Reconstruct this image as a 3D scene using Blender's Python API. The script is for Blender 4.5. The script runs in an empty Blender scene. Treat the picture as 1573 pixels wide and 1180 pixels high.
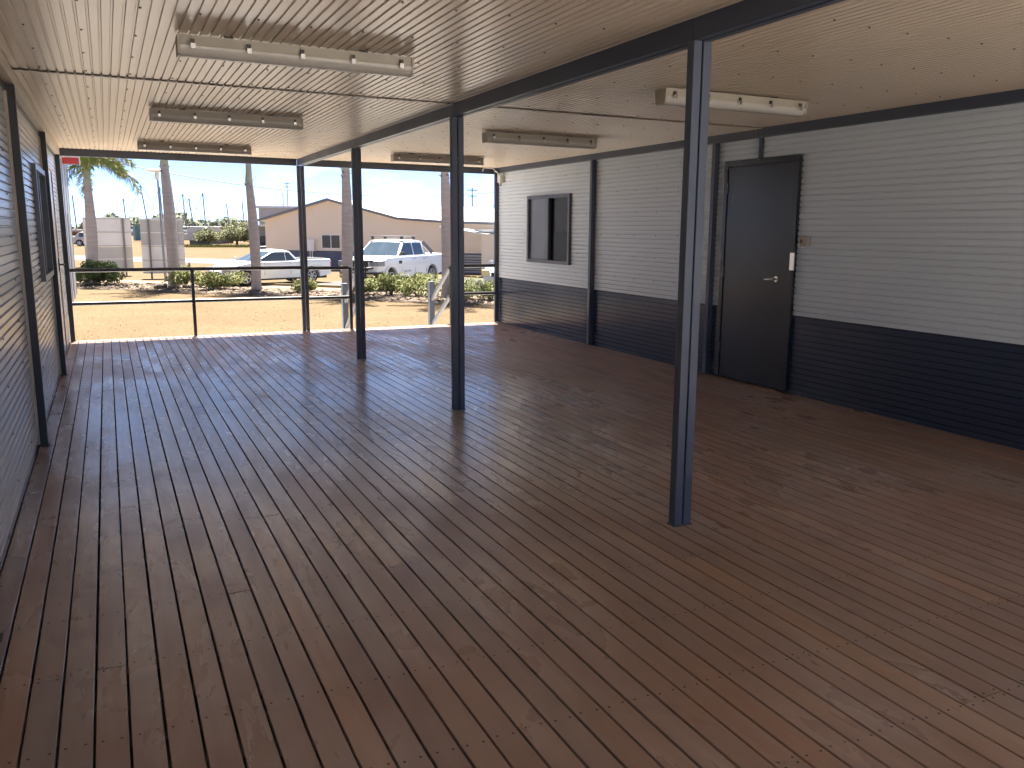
import bpy, bmesh, math, random
from mathutils import Vector, Matrix
R = math.radians
random.seed(11)
scn = bpy.context.scene
COL = scn.collection

# ------------------------------------------------------------------ camera
YAW, PITCH, ROLL, CAMZ = 0.4395, -0.1806, 0.0055, 1.4574
cy, sy, cp, sp = math.cos(YAW), math.sin(YAW), math.cos(PITCH), math.sin(PITCH)
fw = Vector((sy * cp, cy * cp, sp)); r0 = Vector((cy, -sy, 0)); u0 = r0.cross(fw)
rt = r0 * math.cos(ROLL) + u0 * math.sin(ROLL); up = u0 * math.cos(ROLL) - r0 * math.sin(ROLL)
cd = bpy.data.cameras.new('camera'); cam = bpy.data.objects.new('camera', cd); COL.objects.link(cam)
m = Matrix((rt, up, -fw)).transposed().to_4x4(); m.translation = (0, 0, CAMZ)
cam.matrix_world = m
cd.sensor_width = 36; cd.lens = 1309.09 * 36 / 1573; cd.clip_start = 0.05; cd.clip_end = 6000
scn.camera = cam

# ------------------------------------------------------------------ sky, sun, exposure
SUN_EL, SUN_AZ = 68.0, 11.0            # azimuth measured from +Y towards +X
w = bpy.data.worlds.new('World'); scn.world = w; w.use_nodes = True
wt = w.node_tree; wt.nodes.clear()
def wn(t): return wt.nodes.new(t)
sky = wn('ShaderNodeTexSky'); sky.sky_type = 'NISHITA'; sky.sun_disc = False
sky.sun_elevation = R(SUN_EL); sky.sun_rotation = R(SUN_AZ)
sky.air_density = 0.18; sky.dust_density = 0.08; sky.ozone_density = 2.0
tc = wn('ShaderNodeTexCoord')
mp = wn('ShaderNodeMapping'); mp.inputs['Scale'].default_value = (7, 7, 21); mp.inputs['Location'].default_value = (3.1, 1.7, 0.4)
nz = wn('ShaderNodeTexNoise'); nz.inputs['Scale'].default_value = 1.0; nz.inputs['Detail'].default_value = 7; nz.inputs['Roughness'].default_value = 0.58
rp = wn('ShaderNodeValToRGB'); rp.color_ramp.elements[0].position = 0.53; rp.color_ramp.elements[1].position = 0.76
mx = wn('ShaderNodeMix'); mx.data_type = 'RGBA'
mx.inputs[7].default_value = (3.0, 3.2, 3.4, 1)
bg = wn('ShaderNodeBackground'); bg.inputs[1].default_value = 0.050
ow = wn('ShaderNodeOutputWorld')
wt.links.new(tc.outputs['Generated'], mp.inputs[0]); wt.links.new(mp.outputs[0], nz.inputs[0])
wt.links.new(nz.outputs[0], rp.inputs[0]); wt.links.new(rp.outputs[0], mx.inputs[0])
wt.links.new(sky.outputs[0], mx.inputs[6]); wt.links.new(mx.outputs[2], bg.inputs[0]); wt.links.new(bg.outputs[0], ow.inputs[0])
sd = bpy.data.lights.new('sun', 'SUN'); sd.energy = 2.4; sd.angle = R(0.5); sd.color = (1, 0.95, 0.87)
so = bpy.data.objects.new('sun', sd); COL.objects.link(so)
sdir = Vector((math.sin(R(SUN_AZ)) * math.cos(R(SUN_EL)), math.cos(R(SUN_AZ)) * math.cos(R(SUN_EL)), math.sin(R(SUN_EL))))
so.rotation_euler = sdir.to_track_quat('Z', 'Y').to_euler(); so.location = (0, 20, 40)
scn.view_settings.view_transform = 'Standard'; scn.view_settings.look = 'None'
scn.view_settings.gamma = 1; scn.view_settings.exposure = 3.35
scn.view_settings.use_curve_mapping = False
scn.cycles.use_denoising = True
scn.cycles.max_bounces = 7; scn.cycles.diffuse_bounces = 6; scn.cycles.glossy_bounces = 3; scn.cycles.transmission_bounces = 1; scn.cycles.adaptive_threshold = 0.025
scn.cycles.sample_clamp_indirect = 6

# ------------------------------------------------------------------ materials
MATS = {}
def pm(name, c1, c2=None, scale=4.0, rough=0.5, r2=None, metal=0.0, bump=0.0, bscale=40.0, spec=0.5,
       stretch=(1, 1, 1), detail=5, lo=0.35, hi=0.65, rnd=0.0, bdist=0.01, coat=0.0):
    mt = bpy.data.materials.new(name); mt.use_nodes = True; MATS[name] = mt
    nt = mt.node_tree; b = nt.nodes['Principled BSDF']
    b.inputs['Roughness'].default_value = rough; b.inputs['Metallic'].default_value = metal
    b.inputs['Specular IOR Level'].default_value = spec
    b.inputs['Coat Weight'].default_value = coat
    geo = nt.nodes.new('ShaderNodeNewGeometry'); mp = nt.nodes.new('ShaderNodeMapping')
    mp.inputs['Scale'].default_value = stretch; nt.links.new(geo.outputs['Position'], mp.inputs[0])
    b.inputs['Base Color'].default_value = (*c1, 1)
    last = None
    if c2 is not None:
        n = nt.nodes.new('ShaderNodeTexNoise'); n.inputs['Scale'].default_value = scale; n.inputs['Detail'].default_value = detail
        nt.links.new(mp.outputs[0], n.inputs[0])
        cr = nt.nodes.new('ShaderNodeValToRGB'); e = cr.color_ramp.elements
        e[0].position = lo; e[0].color = (*c1, 1); e[1].position = hi; e[1].color = (*c2, 1)
        nt.links.new(n.outputs[0], cr.inputs[0]); last = cr.outputs[0]
        if r2 is not None:
            mr = nt.nodes.new('ShaderNodeMapRange'); mr.inputs[1].default_value = lo; mr.inputs[2].default_value = hi
            mr.inputs[3].default_value = rough; mr.inputs[4].default_value = r2
            nt.links.new(n.outputs[0], mr.inputs[0]); nt.links.new(mr.outputs[0], b.inputs['Roughness'])
    if rnd and last is not None:
        oi = nt.nodes.new('ShaderNodeObjectInfo'); hs = nt.nodes.new('ShaderNodeHueSaturation')
        mr = nt.nodes.new('ShaderNodeMapRange'); mr.inputs[3].default_value = 1 - rnd; mr.inputs[4].default_value = 1 + rnd
        nt.links.new(oi.outputs['Random'], mr.inputs[0]); nt.links.new(mr.outputs[0], hs.inputs['Value'])
        nt.links.new(last, hs.inputs['Color']); last = hs.outputs[0]
    if last is not None: nt.links.new(last, b.inputs['Base Color'])
    if bump:
        n2 = nt.nodes.new('ShaderNodeTexNoise'); n2.inputs['Scale'].default_value = bscale; n2.inputs['Detail'].default_value = 4
        nt.links.new(mp.outputs[0], n2.inputs[0])
        bp = nt.nodes.new('ShaderNodeBump'); bp.inputs['Strength'].default_value = bump; bp.inputs['Distance'].default_value = bdist
        nt.links.new(n2.outputs[0], bp.inputs['Height']); nt.links.new(bp.outputs[0], b.inputs['Normal'])
    return mt
pm('wall_white', (.73, .80, .85), (.69, .76, .81), scale=1.3, lo=.2, hi=.8, detail=2, rough=.40, bump=.06, bscale=1.6, bdist=.012)
pm('wall_zinc', (.64, .645, .64), (.60, .605, .60), scale=1.5, lo=.2, hi=.8, detail=2, rough=.27, bump=.03, bscale=1.6, bdist=.012, spec=.6)
pm('wall_navy', (.036, .052, .092), (.044, .060, .102), scale=1.5, lo=.2, hi=.8, detail=2, rough=.17, bump=.05, bscale=1.6, bdist=.012, spec=.6)
pm('ceiling_cream', (.76, .635, .495), (.73, .605, .47), scale=.8, lo=.2, hi=.8, detail=2, rough=.27, bump=.04, bscale=1.2, bdist=.012)
pm('trim_cream', (.58, .49, .39), (.52, .44, .35), scale=3, rough=.45)
pm('steel_grey', (.062, .076, .110), (.068, .083, .117), scale=3, rough=.40, r2=.5, bump=.08, bscale=30, bdist=.003)
pm('steel_dark', (.026, .028, .034), (.032, .033, .038), scale=3, rough=.42)
pm('door_dark', (.016, .020, .024), (.020, .024, .030), scale=1.2, lo=.2, hi=.8, detail=2, rough=.26)
pm('screw', (.05, .045, .045), rough=.5, metal=.3)
pm('rail_black', (.022, .020, .022), (.03, .026, .028), scale=8, rough=.35)
pm('galv', (.26, .27, .29), (.21, .22, .24), scale=14, rough=.5, metal=.15)
pm('stair_blue', (.13, .16, .22), (.16, .19, .25), scale=8, rough=.5)
pm('plastic_white', (.72, .70, .66), (.66, .64, .60), scale=5, rough=.42)
pm('plastic_beige', (.46, .41, .33), (.42, .37, .30), scale=6, rough=.45)
pm('diffuser', (.58, .55, .50), (.53, .50, .46), scale=4, rough=.22)
pm('chrome', (.75, .75, .75), rough=.16, metal=1)
pm('clip_dark', (.08, .075, .07), rough=.4, metal=.4)
pm('alu_frame', (.10, .105, .115), (.13, .13, .14), scale=9, rough=.35, metal=.3)
pm('pane_grey', (.11, .12, .15), (.13, .14, .165), scale=2, rough=.03, spec=1.0)
pm('pane_dark', (.018, .018, .02), (.024, .024, .026), scale=2, rough=.14, spec=.6)
pm('curtain', (.50, .48, .45), (.42, .40, .38), scale=6, rough=.9)
pm('joist', (.12, .085, .06), (.09, .065, .05), scale=6, rough=.8)
pm('trunk', (.42, .36, .335), (.35, .30, .275), scale=2.2, stretch=(.6, .6, 5), rough=.9, bump=.5, bscale=12, bdist=.03)
pm('crownshaft', (.38, .38, .30), (.30, .30, .22), scale=5, rough=.6)
pm('frond', (.13, .18, .035), (.24, .23, .05), scale=2.2, rough=.5)
pm('leaf_bush', (.15, .18, .055), (.28, .27, .10), scale=6, rough=.7, spec=.2)
pm('leaf_dark', (.055, .085, .025), (.12, .14, .045), scale=6, rough=.7, spec=.2)
pm('leaf_tree', (.19, .20, .10), (.27, .27, .15), scale=1.2, rough=.75, spec=.2)
pm('leaf_far', (.15, .18, .12), (.20, .21, .14), scale=.12, rough=.8)
pm('twig', (.20, .14, .10), (.14, .10, .07), scale=10, rough=.9)
pm('chip', (.14, .095, .065), (.24, .185, .14), scale=9, rough=.95)
pm('mulch', (.115, .082, .058), (.18, .138, .102), scale=7, detail=8, rough=1, bump=.8, bscale=25, bdist=.04)
pm('path', (.21, .17, .105), (.24, .195, .125), scale=2.5, detail=8, rough=.95, bump=.2, bscale=40)
pm('asphalt', (.085, .081, .078), (.105, .099, .095), scale=1.4, detail=8, rough=.92, bump=.3, bscale=90)
pm('road', (.13, .124, .118), (.15, .143, .136), scale=.8, detail=8, rough=.92)
pm('beige_wall', (.76, .645, .52), (.79, .67, .545), scale=.8, rough=.6)
pm('navy_far', (.09, .105, .17), (.11, .125, .19), scale=2, rough=.5)
pm('roof_white', (.62, .63, .64), (.56, .57, .58), scale=.6, rough=.5)
pm('grey_trim', (.16, .16, .19), rough=.5)
pm('pale_shed', (.42, .43, .45), (.38, .39, .41), scale=.7, rough=.6)
pm('grey_shed', (.24, .25, .27), (.29, .30, .31), scale=.7, rough=.6)
pm('board_white', (.78, .765, .76), (.72, .705, .70), scale=1.2, rough=.6)
pm('board_grey', (.50, .485, .475), (.46, .445, .435), scale=1.2, rough=.6)
pm('post_grey', (.22, .20, .20), (.18, .17, .17), scale=5, rough=.6)
pm('sign_red', (.62, .045, .03), (.55, .04, .03), scale=3, rough=.45)
pm('pale_wall', (.52, .55, .60), (.47, .50, .55), scale=1, rough=.5)
pm('car_white', (.85, .86, .87), (.83, .84, .85), scale=1, rough=.28, coat=.5)
pm('car_silver', (.50, .53, .58), (.48, .51, .56), scale=1, rough=.3, coat=.5)
pm('car_glass', (.05, .075, .10), (.06, .085, .115), scale=2, rough=.05, spec=.8)
pm('car_black', (.018, .018, .02), (.025, .025, .027), scale=8, rough=.5)
pm('tyre', (.022, .021, .021), (.035, .033, .032), scale=20, rough=.85)
pm('rim', (.50, .50, .52), (.42, .42, .44), scale=10, rough=.35, metal=.7)
pm('lamp_clear', (.30, .32, .35), (.20, .22, .25), scale=20, rough=.12)
pm('lamp_red', (.5, .02, .02), (.4, .015, .015), scale=10, rough=.2)
pm('lamp_amber', (.75, .62, .32), (.7, .58, .3), scale=10, rough=.25)
pm('hull_white', (.55, .54, .52), (.48, .47, .46), scale=.8, rough=.5)
pm('hull_brown', (.30, .15, .08), (.24, .13, .08), scale=.8, rough=.7)
pm('hull_red', (.5, .06, .05), (.45, .06, .05), scale=.8, rough=.5)
pm('mast', (.16, .19, .25), rough=.4, metal=.3)
pm('container_teal', (.09, .19, .21), (.11, .22, .24), scale=1, rough=.6)
pm('wire', (.10, .10, .12), rough=.6)
pm('hill_far', (.20, .26, .30), (.22, .28, .31), scale=.01, rough=1)
pm('stone', (.12, .095, .075), (.09, .07, .055), scale=8, rough=.95, bump=.5, bscale=12)
pm('cover_black', (.03, .03, .035), (.04, .04, .045), scale=4, rough=.6)
pm('pebble', (.55, .53, .50), rough=.9)

pm('bounce_concrete', (.63, .595, .55), (.68, .645, .60), scale=1.2, detail=6, rough=.9)  # pale surface of the added, unseen bounce slabs
pt = pm('pane_tint', (.012, .012, .014), rough=.05, spec=.6); pt.node_tree.nodes['Principled BSDF'].inputs['Alpha'].default_value = .45
def deck_material():
    mt = bpy.data.materials.new('deck_timber'); mt.use_nodes = True; MATS['deck_timber'] = mt
    nt = mt.node_tree; N = nt.nodes.new; L = nt.links.new; b = nt.nodes['Principled BSDF']
    geo = N('ShaderNodeNewGeometry'); oi = N('ShaderNodeObjectInfo')
    off = N('ShaderNodeVectorMath'); off.operation = 'SCALE'; off.inputs[0].default_value = (3.7, 17.0, 5.1)
    L(oi.outputs['Random'], off.inputs['Scale'])
    ad = N('ShaderNodeVectorMath'); ad.operation = 'ADD'; L(geo.outputs['Position'], ad.inputs[0]); L(off.outputs[0], ad.inputs[1])
    def noise(src, sc, stretch, det=4, rough=.55, dist=0):
        mp = N('ShaderNodeMapping'); mp.inputs['Scale'].default_value = stretch; L(src, mp.inputs[0])
        n = N('ShaderNodeTexNoise'); n.inputs['Scale'].default_value = sc; n.inputs['Detail'].default_value = det
        n.inputs['Roughness'].default_value = rough; n.inputs['Distortion'].default_value = dist
        L(mp.outputs[0], n.inputs[0]); return n.outputs[0]
    def ramp(src, stops):
        c = N('ShaderNodeValToRGB'); e = c.color_ramp.elements
        while len(e) < len(stops): e.new(.5)
        for el, (p, col) in zip(e, stops): el.position = p; el.color = (*col, 1) if len(col) == 3 else col
        L(src, c.inputs[0]); return c.outputs[0]
    def mix(f, a, c2, mode='MIX'):
        x = N('ShaderNodeMix'); x.data_type = 'RGBA'; x.blend_type = mode
        for s, i in ((f, 0), (a, 6), (c2, 7)):
            if isinstance(s, (int, float)): x.inputs[i].default_value = s
            elif isinstance(s, tuple): x.inputs[i].default_value = (*s, 1)
            else: L(s, x.inputs[i])
        return x.outputs[2]
    G = lambda v: (v, v, v)
    tone = ramp(oi.outputs['Random'], [(0, (.335, .230, .178)), (.3, (.315, .222, .178)), (.6, (.35, .232, .174)), (.86, (.32, .225, .182)), (1, (.42, .255, .165))])
    grain = noise(ad.outputs[0], 60, (1, .035, 1), 6, .6)
    tone = mix(ramp(grain, [(.3, G(0)), (.75, G(1))]), tone, mix(1.0, tone, (.90, .90, .90), 'MULTIPLY'))
    blot = noise(ad.outputs[0], 5, (1, .30, 1), 5, .6, .6)                 # uneven oil within a board
    tone = mix(ramp(blot, [(.42, G(0)), (.66, G(.75))]), tone, mix(1.0, tone, (.84, .86, .88), 'MULTIPLY'))
    red = noise(geo.outputs['Position'], .6, (1, .7, 1), 3, .5, .3)
    tone = mix(ramp(red, [(.42, G(0)), (.62, G(1))]), tone, mix(1.0, tone, (1.07, .96, .91), 'MULTIPLY'))
    # weathered, dusty patches across boards; pale sky sheen painted into their colour
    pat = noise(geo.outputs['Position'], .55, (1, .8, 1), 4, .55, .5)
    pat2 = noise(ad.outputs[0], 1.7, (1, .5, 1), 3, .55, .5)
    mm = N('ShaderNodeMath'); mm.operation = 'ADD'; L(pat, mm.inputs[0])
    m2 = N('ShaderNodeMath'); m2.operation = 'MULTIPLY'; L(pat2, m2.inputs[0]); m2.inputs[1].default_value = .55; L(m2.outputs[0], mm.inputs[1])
    # falloff strengthens the painted sheen towards the middle of the left bay
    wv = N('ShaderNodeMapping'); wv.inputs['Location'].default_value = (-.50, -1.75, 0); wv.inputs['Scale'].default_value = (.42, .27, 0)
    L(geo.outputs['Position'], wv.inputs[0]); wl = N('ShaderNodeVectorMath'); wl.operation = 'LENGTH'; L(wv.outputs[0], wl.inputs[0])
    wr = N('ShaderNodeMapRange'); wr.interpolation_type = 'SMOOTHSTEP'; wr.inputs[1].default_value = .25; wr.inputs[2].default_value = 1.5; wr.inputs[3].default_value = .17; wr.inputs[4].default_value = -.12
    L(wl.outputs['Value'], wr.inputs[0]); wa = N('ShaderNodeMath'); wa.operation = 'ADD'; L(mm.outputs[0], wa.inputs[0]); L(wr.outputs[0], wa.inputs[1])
    dust_sheen = ramp(wa.outputs[0], [(.62, G(0)), (.82, G(.34)), (1.0, G(.58))])
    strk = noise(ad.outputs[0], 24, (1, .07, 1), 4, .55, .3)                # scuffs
    dust_sheen_mask = N('ShaderNodeMath'); dust_sheen_mask.operation = 'MULTIPLY'; L(dust_sheen, dust_sheen_mask.inputs[0]); L(ramp(strk, [(.2, G(.45)), (.7, G(1))]), dust_sheen_mask.inputs[1])
    dm2 = N('ShaderNodeMath'); dm2.operation = 'MULTIPLY'; L(dust_sheen_mask.outputs[0], dm2.inputs[0]); dm2.inputs[1].default_value = .80
    tone = mix(dm2.outputs[0], tone, (.54, .525, .515))  # pale grey for dust and sky sheen, mixed into the base colour
    stain = noise(geo.outputs['Position'], 2.3, (1, 1, 1), 4, .5, .5)
    tone = mix(ramp(stain, [(.64, G(0)), (.76, G(.40))]), tone, (.08, .062, .052))
    L(tone, b.inputs['Base Color'])
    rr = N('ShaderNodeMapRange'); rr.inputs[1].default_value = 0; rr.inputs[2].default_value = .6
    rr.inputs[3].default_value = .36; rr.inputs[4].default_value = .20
    L(dust_sheen, rr.inputs[0])
    r3 = N('ShaderNodeMath'); r3.operation = 'ADD'; L(rr.outputs[0], r3.inputs[0])
    bl2 = N('ShaderNodeMapRange'); bl2.inputs[1].default_value = .35; bl2.inputs[2].default_value = .65; bl2.inputs[3].default_value = -.06; bl2.inputs[4].default_value = .10
    L(blot, bl2.inputs[0]); L(bl2.outputs[0], r3.inputs[1]); L(r3.outputs[0], b.inputs['Roughness'])
    b.inputs['Specular IOR Level'].default_value = .62
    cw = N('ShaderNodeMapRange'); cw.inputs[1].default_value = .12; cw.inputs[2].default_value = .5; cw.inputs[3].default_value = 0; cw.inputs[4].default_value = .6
    L(dust_sheen_mask.outputs[0], cw.inputs[0]); L(cw.outputs[0], b.inputs['Coat Weight']); b.inputs['Coat Roughness'].default_value = .30
    bp = N('ShaderNodeBump'); bp.inputs['Strength'].default_value = .12; bp.inputs['Distance'].default_value = .004
    L(grain, bp.inputs['Height']); L(bp.outputs[0], b.inputs['Normal'])
deck_material()

def ground_material():
    mt = bpy.data.materials.new('dry_ground'); mt.use_nodes = True; MATS['dry_ground'] = mt
    nt = mt.node_tree; N = nt.nodes.new; L = nt.links.new; b = nt.nodes['Principled BSDF']
    geo = N('ShaderNodeNewGeometry')
    def noise(sc, det, dist=0):
        n = N('ShaderNodeTexNoise'); n.inputs['Scale'].default_value = sc; n.inputs['Detail'].default_value = det; n.inputs['Distortion'].default_value = dist
        L(geo.outputs['Position'], n.inputs[0]); return n.outputs[0]
    def ramp(s, a, c, p, q):
        r = N('ShaderNodeValToRGB'); e = r.color_ramp.elements; e[0].position = p; e[1].position = q
        e[0].color = (*a, 1); e[1].color = (*c, 1); L(s, r.inputs[0]); return r.outputs[0]
    def mix(f, a, c):
        x = N('ShaderNodeMix'); x.data_type = 'RGBA'; L(f, x.inputs[0])
        for s, i in ((a, 6), (c, 7)):
            if isinstance(s, tuple): x.inputs[i].default_value = (*s, 1)
            else: L(s, x.inputs[i])
        return x.outputs[2]
    base = ramp(noise(.55, 8, .5), (.130, .090, .050), (.155, .109, .063), .35, .65)
    base = mix(ramp(noise(7, 8), (0, 0, 0), (.4, .4, .4), .46, .70), base, (.115, .075, .042))
    base = mix(ramp(noise(34, 6), (0, 0, 0), (.5, .5, .5), .50, .70), base, (.19, .14, .088))
    base = mix(ramp(noise(.06, 6, .6), (0, 0, 0), (.45, .45, .45), .55, .68), base, (.12, .08, .045))
    L(base, b.inputs['Base Color']); b.inputs['Roughness'].default_value = 1; b.inputs['Specular IOR Level'].default_value = .1
    bp = N('ShaderNodeBump'); bp.inputs['Strength'].default_value = .6; bp.inputs['Distance'].default_value = .04
    L(noise(14, 8), bp.inputs['Height']); L(bp.outputs[0], b.inputs['Normal'])
ground_material()

# ------------------------------------------------------------------ mesh helpers
class MB:
    def __init__(s): s.v = []; s.f = []
    def add(s, vs, fs):
        o = len(s.v); s.v += [tuple(a) for a in vs]; s.f += [tuple(i + o for i in q) for q in fs]; return s
    def box(s, x0, x1, y0, y1, z0, z1):
        return s.add([(x0, y0, z0), (x1, y0, z0), (x1, y1, z0), (x0, y1, z0), (x0, y0, z1), (x1, y0, z1), (x1, y1, z1), (x0, y1, z1)],
                     [(0, 3, 2, 1), (4, 5, 6, 7), (0, 1, 5, 4), (1, 2, 6, 5), (2, 3, 7, 6), (3, 0, 4, 7)])
    def obox(s, c, ax, ay, az):
        c, ax, ay, az = map(Vector, (c, ax, ay, az))
        return s.add([c - ax - ay - az, c + ax - ay - az, c + ax + ay - az, c - ax + ay - az, c - ax - ay + az, c + ax - ay + az, c + ax + ay + az, c - ax + ay + az],
                     [(0, 3, 2, 1), (4, 5, 6, 7), (0, 1, 5, 4), (1, 2, 6, 5), (2, 3, 7, 6), (3, 0, 4, 7)])
    def bar(s, p, q, wd, ht, upv=(0, 0, 1)):
        p, q = Vector(p), Vector(q); d = (q - p); a = d.normalized(); l = a.cross(Vector(upv)).normalized(); u = l.cross(a)
        return s.obox((p + q) / 2, d / 2, l * wd / 2, u * ht / 2)
    def tube(s, pts, rad, n=10, cap=True):
        pts = [Vector(p) for p in pts]; rad = rad if isinstance(rad, (list, tuple)) else [rad] * len(pts)
        rings = []; prev = None
        for i, p in enumerate(pts):
            d = (pts[min(i + 1, len(pts) - 1)] - pts[max(i - 1, 0)]).normalized()
            ref = prev if prev is not None else (Vector((0, 0, 1)) if abs(d.z) < .9 else Vector((1, 0, 0)))
            a = (ref - d * ref.dot(d)).normalized(); prev = a; c = d.cross(a)
            rings.append([p + (a * math.cos(t) + c * math.sin(t)) * rad[i] for t in [2 * math.pi * k / n for k in range(n)]])
        vs = [v for r in rings for v in r]; fs = []
        for i in range(len(pts) - 1):
            for k in range(n): fs.append((i * n + k, i * n + (k + 1) % n, (i + 1) * n + (k + 1) % n, (i + 1) * n + k))
        if cap: fs += [tuple(range(n - 1, -1, -1)), tuple((len(pts) - 1) * n + k for k in range(n))]
        return s.add(vs, fs)
    def prism(s, poly, ext, f):
        n = len(poly); a, b = ext
        return s.add([f(u, v, a) for u, v in poly] + [f(u, v, b) for u, v in poly],
                     [tuple(range(n - 1, -1, -1)), tuple(range(n, 2 * n))] + [(i, (i + 1) % n, n + (i + 1) % n, n + i) for i in range(n)])
    def build(s, name, mat, parent=None, smooth=False, bevel=0, kind=None, mesh_only=False, fixn=True):
        me = bpy.data.meshes.new(name); me.from_pydata(s.v, [], s.f)
        if fixn or bevel:
            bm = bmesh.new(); bm.from_mesh(me)
            if bevel:
                bmesh.ops.bevel(bm, geom=[e for e in bm.edges if len(e.link_faces) == 2 and e.calc_face_angle(0) > .5], offset=bevel, segments=2, affect='EDGES', profile=.6)
            if fixn: bmesh.ops.recalc_face_normals(bm, faces=bm.faces)
            bm.to_mesh(me); bm.free()
        if smooth:
            for p in me.polygons: p.use_smooth = True
            try: me.set_sharp_from_angle(angle=R(38))
            except Exception: pass
        me.materials.append(MATS[mat])
        if mesh_only: return me
        return link(name, me, parent, kind)
def link(name, me, parent=None, kind=None):
    o = bpy.data.objects.new(name, me); COL.objects.link(o)
    if parent is not None: o.parent = parent
    if kind: o['kind'] = kind
    return o
def tag(o, label, cat, group=None):
    o['label'] = label; o['category'] = cat
    if group: o['group'] = group
    return o
def thing(name, label, cat, loc=(0, 0, 0), rz=0, group=None):
    o = bpy.data.objects.new(name, None); COL.objects.link(o); o.empty_display_size = .2
    o.location = loc; o.rotation_euler = (0, 0, rz); return tag(o, label, cat, group)
def copy_tree(o, parent=None):
    c = o.copy(); COL.objects.link(c)
    if parent is not None: c.parent = parent
    for ch in list(o.children): copy_tree(ch, c)
    return c
def structure(o): o['kind'] = 'structure'; return o
GZ = -0.85
S = Vector((.674, -.738, 0)); Nn = Vector((.738, .674, 0)); P3 = Vector((4.85, 32.7, GZ))
def st(a, n, z=0): p = P3 + S * a + Nn * n; p.z = GZ + z; return p

# ------------------------------------------------------------------ ground, roads
def sheet(name, quad, z, mat):
    return structure(MB().add([(p.x, p.y, GZ + z) for p in quad], [(0, 1, 2, 3)]).build(name, mat))
structure(MB().add([(-2500, -2500, GZ), (2500, -2500, GZ), (2500, 2500, GZ), (-2500, 2500, GZ)], [(0, 1, 2, 3)]).build('ground', 'dry_ground'))
def wavy_strip(name, n0, n1, z, mat, a0=-40, a1=60, amp=.18, seg=160):
    vs = []; fs = []
    for i in range(seg + 1):
        a = a0 + (a1 - a0) * i / seg
        e0 = n0 + amp * (math.sin(a * 1.3) + .6 * math.sin(a * 3.1 + 1)); e1 = n1 + amp * .3 * math.sin(a * 1.7 + 2)
        vs += [st(a, e0, z), st(a, e1, z)]
        if i: fs.append((2 * i - 2, 2 * i - 1, 2 * i + 1, 2 * i))
    return structure(MB().add(vs, fs).build(name, mat))
wavy_strip('garden_bed', -2.0, 1.3, .010, 'mulch')
sheet('path', [st(-40, 1.25), st(60, 1.25), st(60, 2.45), st(-40, 2.45)], .006, 'path')
sheet('car_park', [st(-1.2, 2.4), st(45, 2.4), st(45, 10.5), st(1.2, 10.5)], .014, 'asphalt')
sheet('added_bounce_pad', [Vector((-3.5, 12.36, 0)), Vector((9.5, 12.36, 0)), Vector((9.5, 18.6, 0)), Vector((-3.5, 18.6, 0))], .006, 'bounce_concrete')  # added slab hidden by the deck edge, bounces sun up to the ceiling
sheet('added_bounce_apron', [Vector((-25, -22, 0)), Vector((25, -22, 0)), Vector((25, -3.0, 0)), Vector((-25, -3.0, 0))], .006, 'bounce_concrete')  # added slab behind the camera, bounces sun in from the rear
sheet('added_bounce_apron', [Vector((2.75, -3.0, 0)), Vector((25, -3.0, 0)), Vector((25, .1, 0)), Vector((2.75, .1, 0))], .006, 'bounce_concrete')  # added unseen extension, brings the bounce closer to the right bay
sheet('road', [st(-400, 17.4), st(400, 17.4), st(400, 24.4), st(-400, 24.4)], .008, 'road')
kb = MB()
for a in range(-2, 46, 2): kb.obox(st(a, 2.42, .05), S * .995, Nn * .06, Vector((0, 0, .05)))
structure(kb.build('kerb', 'path'))
# loose mulch on the bed
mb = MB()
for i in range(5200):
    a = random.uniform(-9, 14); n = random.gauss(-.5, .75)
    if n > 1.3 or n < -2.6: continue
    p = st(a, n, .018 + random.random() * .03); L_ = random.uniform(.03, .11); W_ = L_ * random.uniform(.25, .6); t = random.uniform(0, 6.3)
    ax = Vector((math.cos(t), math.sin(t), random.uniform(-.3, .3))) * L_; ay = Vector((-math.sin(t), math.cos(t), random.uniform(-.4, .4))) * W_
    mb.add([p - ax - ay, p + ax - ay * .5, p + ax * .9 + ay, p - ax + ay * .7], [(0, 1, 2, 3)])
tag(mb.build('mulch_chips', 'chip', kind='stuff', fixn=False), 'pale loose bark chips and leaf litter under the palms', 'mulch')
# dry grass stubble in the yard between the deck and the palms
mb = MB()
for i in range(7000):
    Y = 18.7 + 13 * random.random() ** 1.3; X = random.uniform(-2 + (Y - 12) * .0, 4 + Y * .42)
    p = Vector((X, Y, GZ)); 
    if (p - P3).dot(Nn) > -2.0: continue
    h = random.uniform(.008, .02); t = random.uniform(0, 6.3); ww = random.uniform(.006, .015)
    d = Vector((math.cos(t), math.sin(t), 0)); ln = Vector((-math.sin(t) * .08, math.cos(t) * .08, h))
    mb.add([p - d * ww, p + d * ww, p + ln], [(0, 1, 2)])
MATS['straw'] = pm('straw', (.22, .16, .09), (.18, .125, .065), scale=3, rough=1)
tag(mb.build('dry_grass', 'straw', kind='stuff', fixn=False), 'short dry straw coloured grass on the sandy yard', 'grass')

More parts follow.
